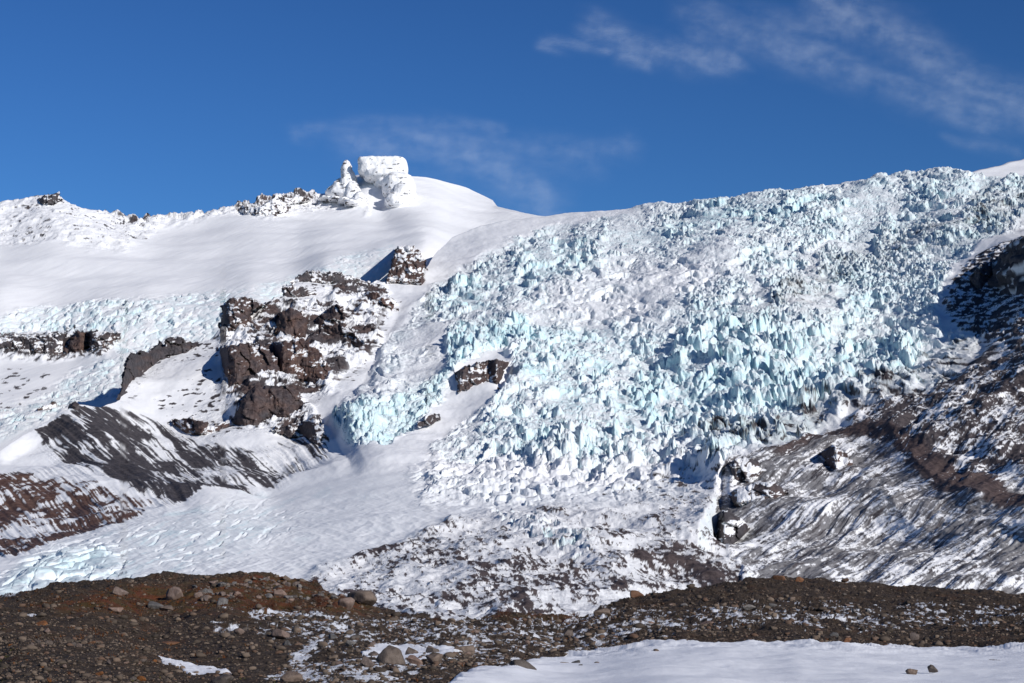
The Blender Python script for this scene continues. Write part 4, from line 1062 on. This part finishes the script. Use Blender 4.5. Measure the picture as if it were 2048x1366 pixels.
def make_person():
    b = skinned("person", body_p, body_e, body_r, CL1)
    import bmesh
    bm = bmesh.new()
    bmesh.ops.create_icosphere(bm, subdivisions=2, radius=1)
    for v in bm.verts:
        v.co.x *= .15; v.co.y *= .10; v.co.z *= .25
        v.co.x = max(-.13, min(.13, v.co.x)); v.co += Vector((0, .2, 1.28))
    me = bpy.data.meshes.new("backpack"); bm.to_mesh(me); bm.free(); me.materials.append(CL3)
    pk = bpy.data.objects.new("backpack", me); COL.objects.link(pk); pk.parent = b
    bm = bmesh.new(); bmesh.ops.create_icosphere(bm, subdivisions=2, radius=.115)
    for v in bm.verts:
        v.co.z = max(v.co.z, -.01) * 1.1; v.co += Vector((0, -.02, 1.70))
    me = bpy.data.meshes.new("hat"); bm.to_mesh(me); bm.free(); me.materials.append(CL3)
    ht = bpy.data.objects.new("hat", me); COL.objects.link(ht); ht.parent = b
    bm = bmesh.new(); bmesh.ops.create_icosphere(bm, subdivisions=2, radius=.085)
    for v in bm.verts: v.co += Vector((0, -.055, 1.655))
    me = bpy.data.meshes.new("face"); bm.to_mesh(me); bm.free(); me.materials.append(CL2)
    fc = bpy.data.objects.new("face", me); COL.objects.link(fc); fc.parent = b
    return b
# stand them on the modelled tongue surface
tpx, tpy = to_px(P1[..., 0], P1[..., 1], P1[..., 2])
def on_ice(px, py):
    i = int(np.argmin((tpx - px) ** 2 + (tpy - py) ** 2)); return P1.reshape(-1, 3)[i]
proto = make_person(); 
hk = [(236.5,1155,'lowest hiker at the front of the roped line on the white glacier tongue'),(240,1152,'second hiker from the bottom of the line on the white glacier tongue'),(242.7,1150.4,'middle hiker of the line on the white glacier tongue'),
      (245.6,1148.6,'hiker near the top of the close line on the white glacier tongue'),(251.8,1148.4,'last hiker, standing apart to the right of the line on the ice')]
for i, (px, py, lb) in enumerate(hk):
    o = proto
    if i:
        o = proto.copy(); COL.objects.link(o)
        for ch in list(proto.children):
            c_ = ch.copy(); COL.objects.link(c_); c_.parent = o
    q = on_ice(px, py)
    o.location = (q[0], q[1], q[2] - .05); o.rotation_euler = (0, 0, R(-75)); o.scale = (1.12,) * 3
    tag(o, lb, 'person', 'hikers on the glacier tongue')

# ================================================================== CLOUDS (thin high ice cloud, two layers with real distance)
cm = NT("cirrus")
tr = cm.n('ShaderNodeBsdfTransparent'); df = cm.n('ShaderNodeBsdfDiffuse'); tl = cm.n('ShaderNodeBsdfTranslucent')
df.inputs[0].default_value = (.86, .94, 1, 1); tl.inputs[0].default_value = (.86, .94, 1, 1)
mx = cm.n('ShaderNodeMixShader'); mx.inputs[0].default_value = .12; cm.l(df.outputs[0], mx.inputs[1]); cm.l(tl.outputs[0], mx.inputs[2])
m2 = cm.n('ShaderNodeMixShader')
pos = cm.geo().outputs['Position']
cn = cm.noise(0.0025, 7, .65, pos)
cm.l(cm.math('MULTIPLY', cm.attr('dens'), cm.ramp(cn, .05, .65)), m2.inputs[0])
cm.l(tr.outputs[0], m2.inputs[1]); cm.l(mx.outputs[0], m2.inputs[2])
co = cm.n('ShaderNodeOutputMaterial'); cm.l(m2.outputs[0], co.inputs[0])
CM = cm.m
def cloud(strokes, label, Dc, seed, gain, ang=20):
    xs = np.concatenate([[p[0] for p in s[0]] for s in strokes]); ys = np.concatenate([[p[1] for p in s[0]] for s in strokes])
    gx, gy = np.meshgrid(np.arange(xs.min() - 150, xs.max() + 150, 5.0), np.arange(ys.max() + 110, ys.min() - 110, -4.0))
    dens = np.zeros(gx.shape)
    ca, sa = math.cos(R(ang)), math.sin(R(ang))
    u = gx * ca + gy * sa; v = -gx * sa + gy * ca
    wx = 22 * fbm(u / 130, v / 50, 4, seed); wy = 16 * fbm(u / 130 + 5, v / 50, 4, seed + 1)
    for pts, w, a in strokes:
        dens = np.maximum(dens, a * np.exp(-(seg_dist(gx + wx, gy + wy, pts) / w) ** 2))
    st = fbm(u / 160, v / 20, 5, seed + 2, .62); st2 = fbm(u / 40, v / 34, 4, seed + 3, .6)
    dens = np.clip(dens * (0.75 + .28 * st + .55 * st2), 0, 1) * gain
    e = np.minimum(np.minimum(np.arange(gx.shape[0])[:, None], np.arange(gx.shape[0])[::-1][:, None]), np.minimum(np.arange(gx.shape[1])[None], np.arange(gx.shape[1])[::-1][None]))
    dens = dens * np.clip(e / 6.0, 0, 1)
    DD = Dc * (1 + .22 * (gy.max() - gy) / 400.0) + 90 * fbm(gx / 200, gy / 80, 3, seed + 4)
    Q = world_pt(gx, gy, DD)
    k = dens > .002
    fmk = k[:-1, :-1] | k[1:, :-1] | k[1:, 1:] | k[:-1, 1:]
    o = grid_obj("cloud", Q, fmk, CM, dict(dens=dens))
    return tag(o, label, 'cloud')
cloud([([(1095,84),(1150,92),(1210,98)],12,.8),([(1190,58),(1260,85),(1330,105),(1400,118),(1460,122)],26,.9),([(1240,110),(1300,125)],16,.8),
       ([(1380,20),(1500,45),(1640,60),(1700,30),(1740,40)],30,.65),([(1440,55),(1560,90),(1700,135),(1850,190),(1980,235)],34,.85),
       ([(1650,10),(1720,40),(1820,90),(1880,140),(1960,190),(2060,215),(2150,235)],42,1.0),([(1400,70),(1500,80),(1600,110)],30,.6)],
      'long wispy white cloud sweeping down across the upper right sky', 19000, 701, .17)
cloud([([(1900,278),(1950,290),(2040,305)],13,.6)], 'tiny faint wisp of cloud low at the right edge of the sky', 17000, 711, .12)
cloud([([(600,268),(660,262),(760,255),(880,250),(1010,262)],16,.55),([(700,290),(850,285),(960,310),(1040,350),(1090,400),(1100,425)],34,.85),([(860,285),(980,290),(1100,300),(1250,294)],24,.5),([(840,300),(940,340),(1060,400)],36,.6),([(1040,320),(1180,330)],30,.35)],
      'soft veil of thin cloud behind the summit block', 15500, 721, .17, 12)
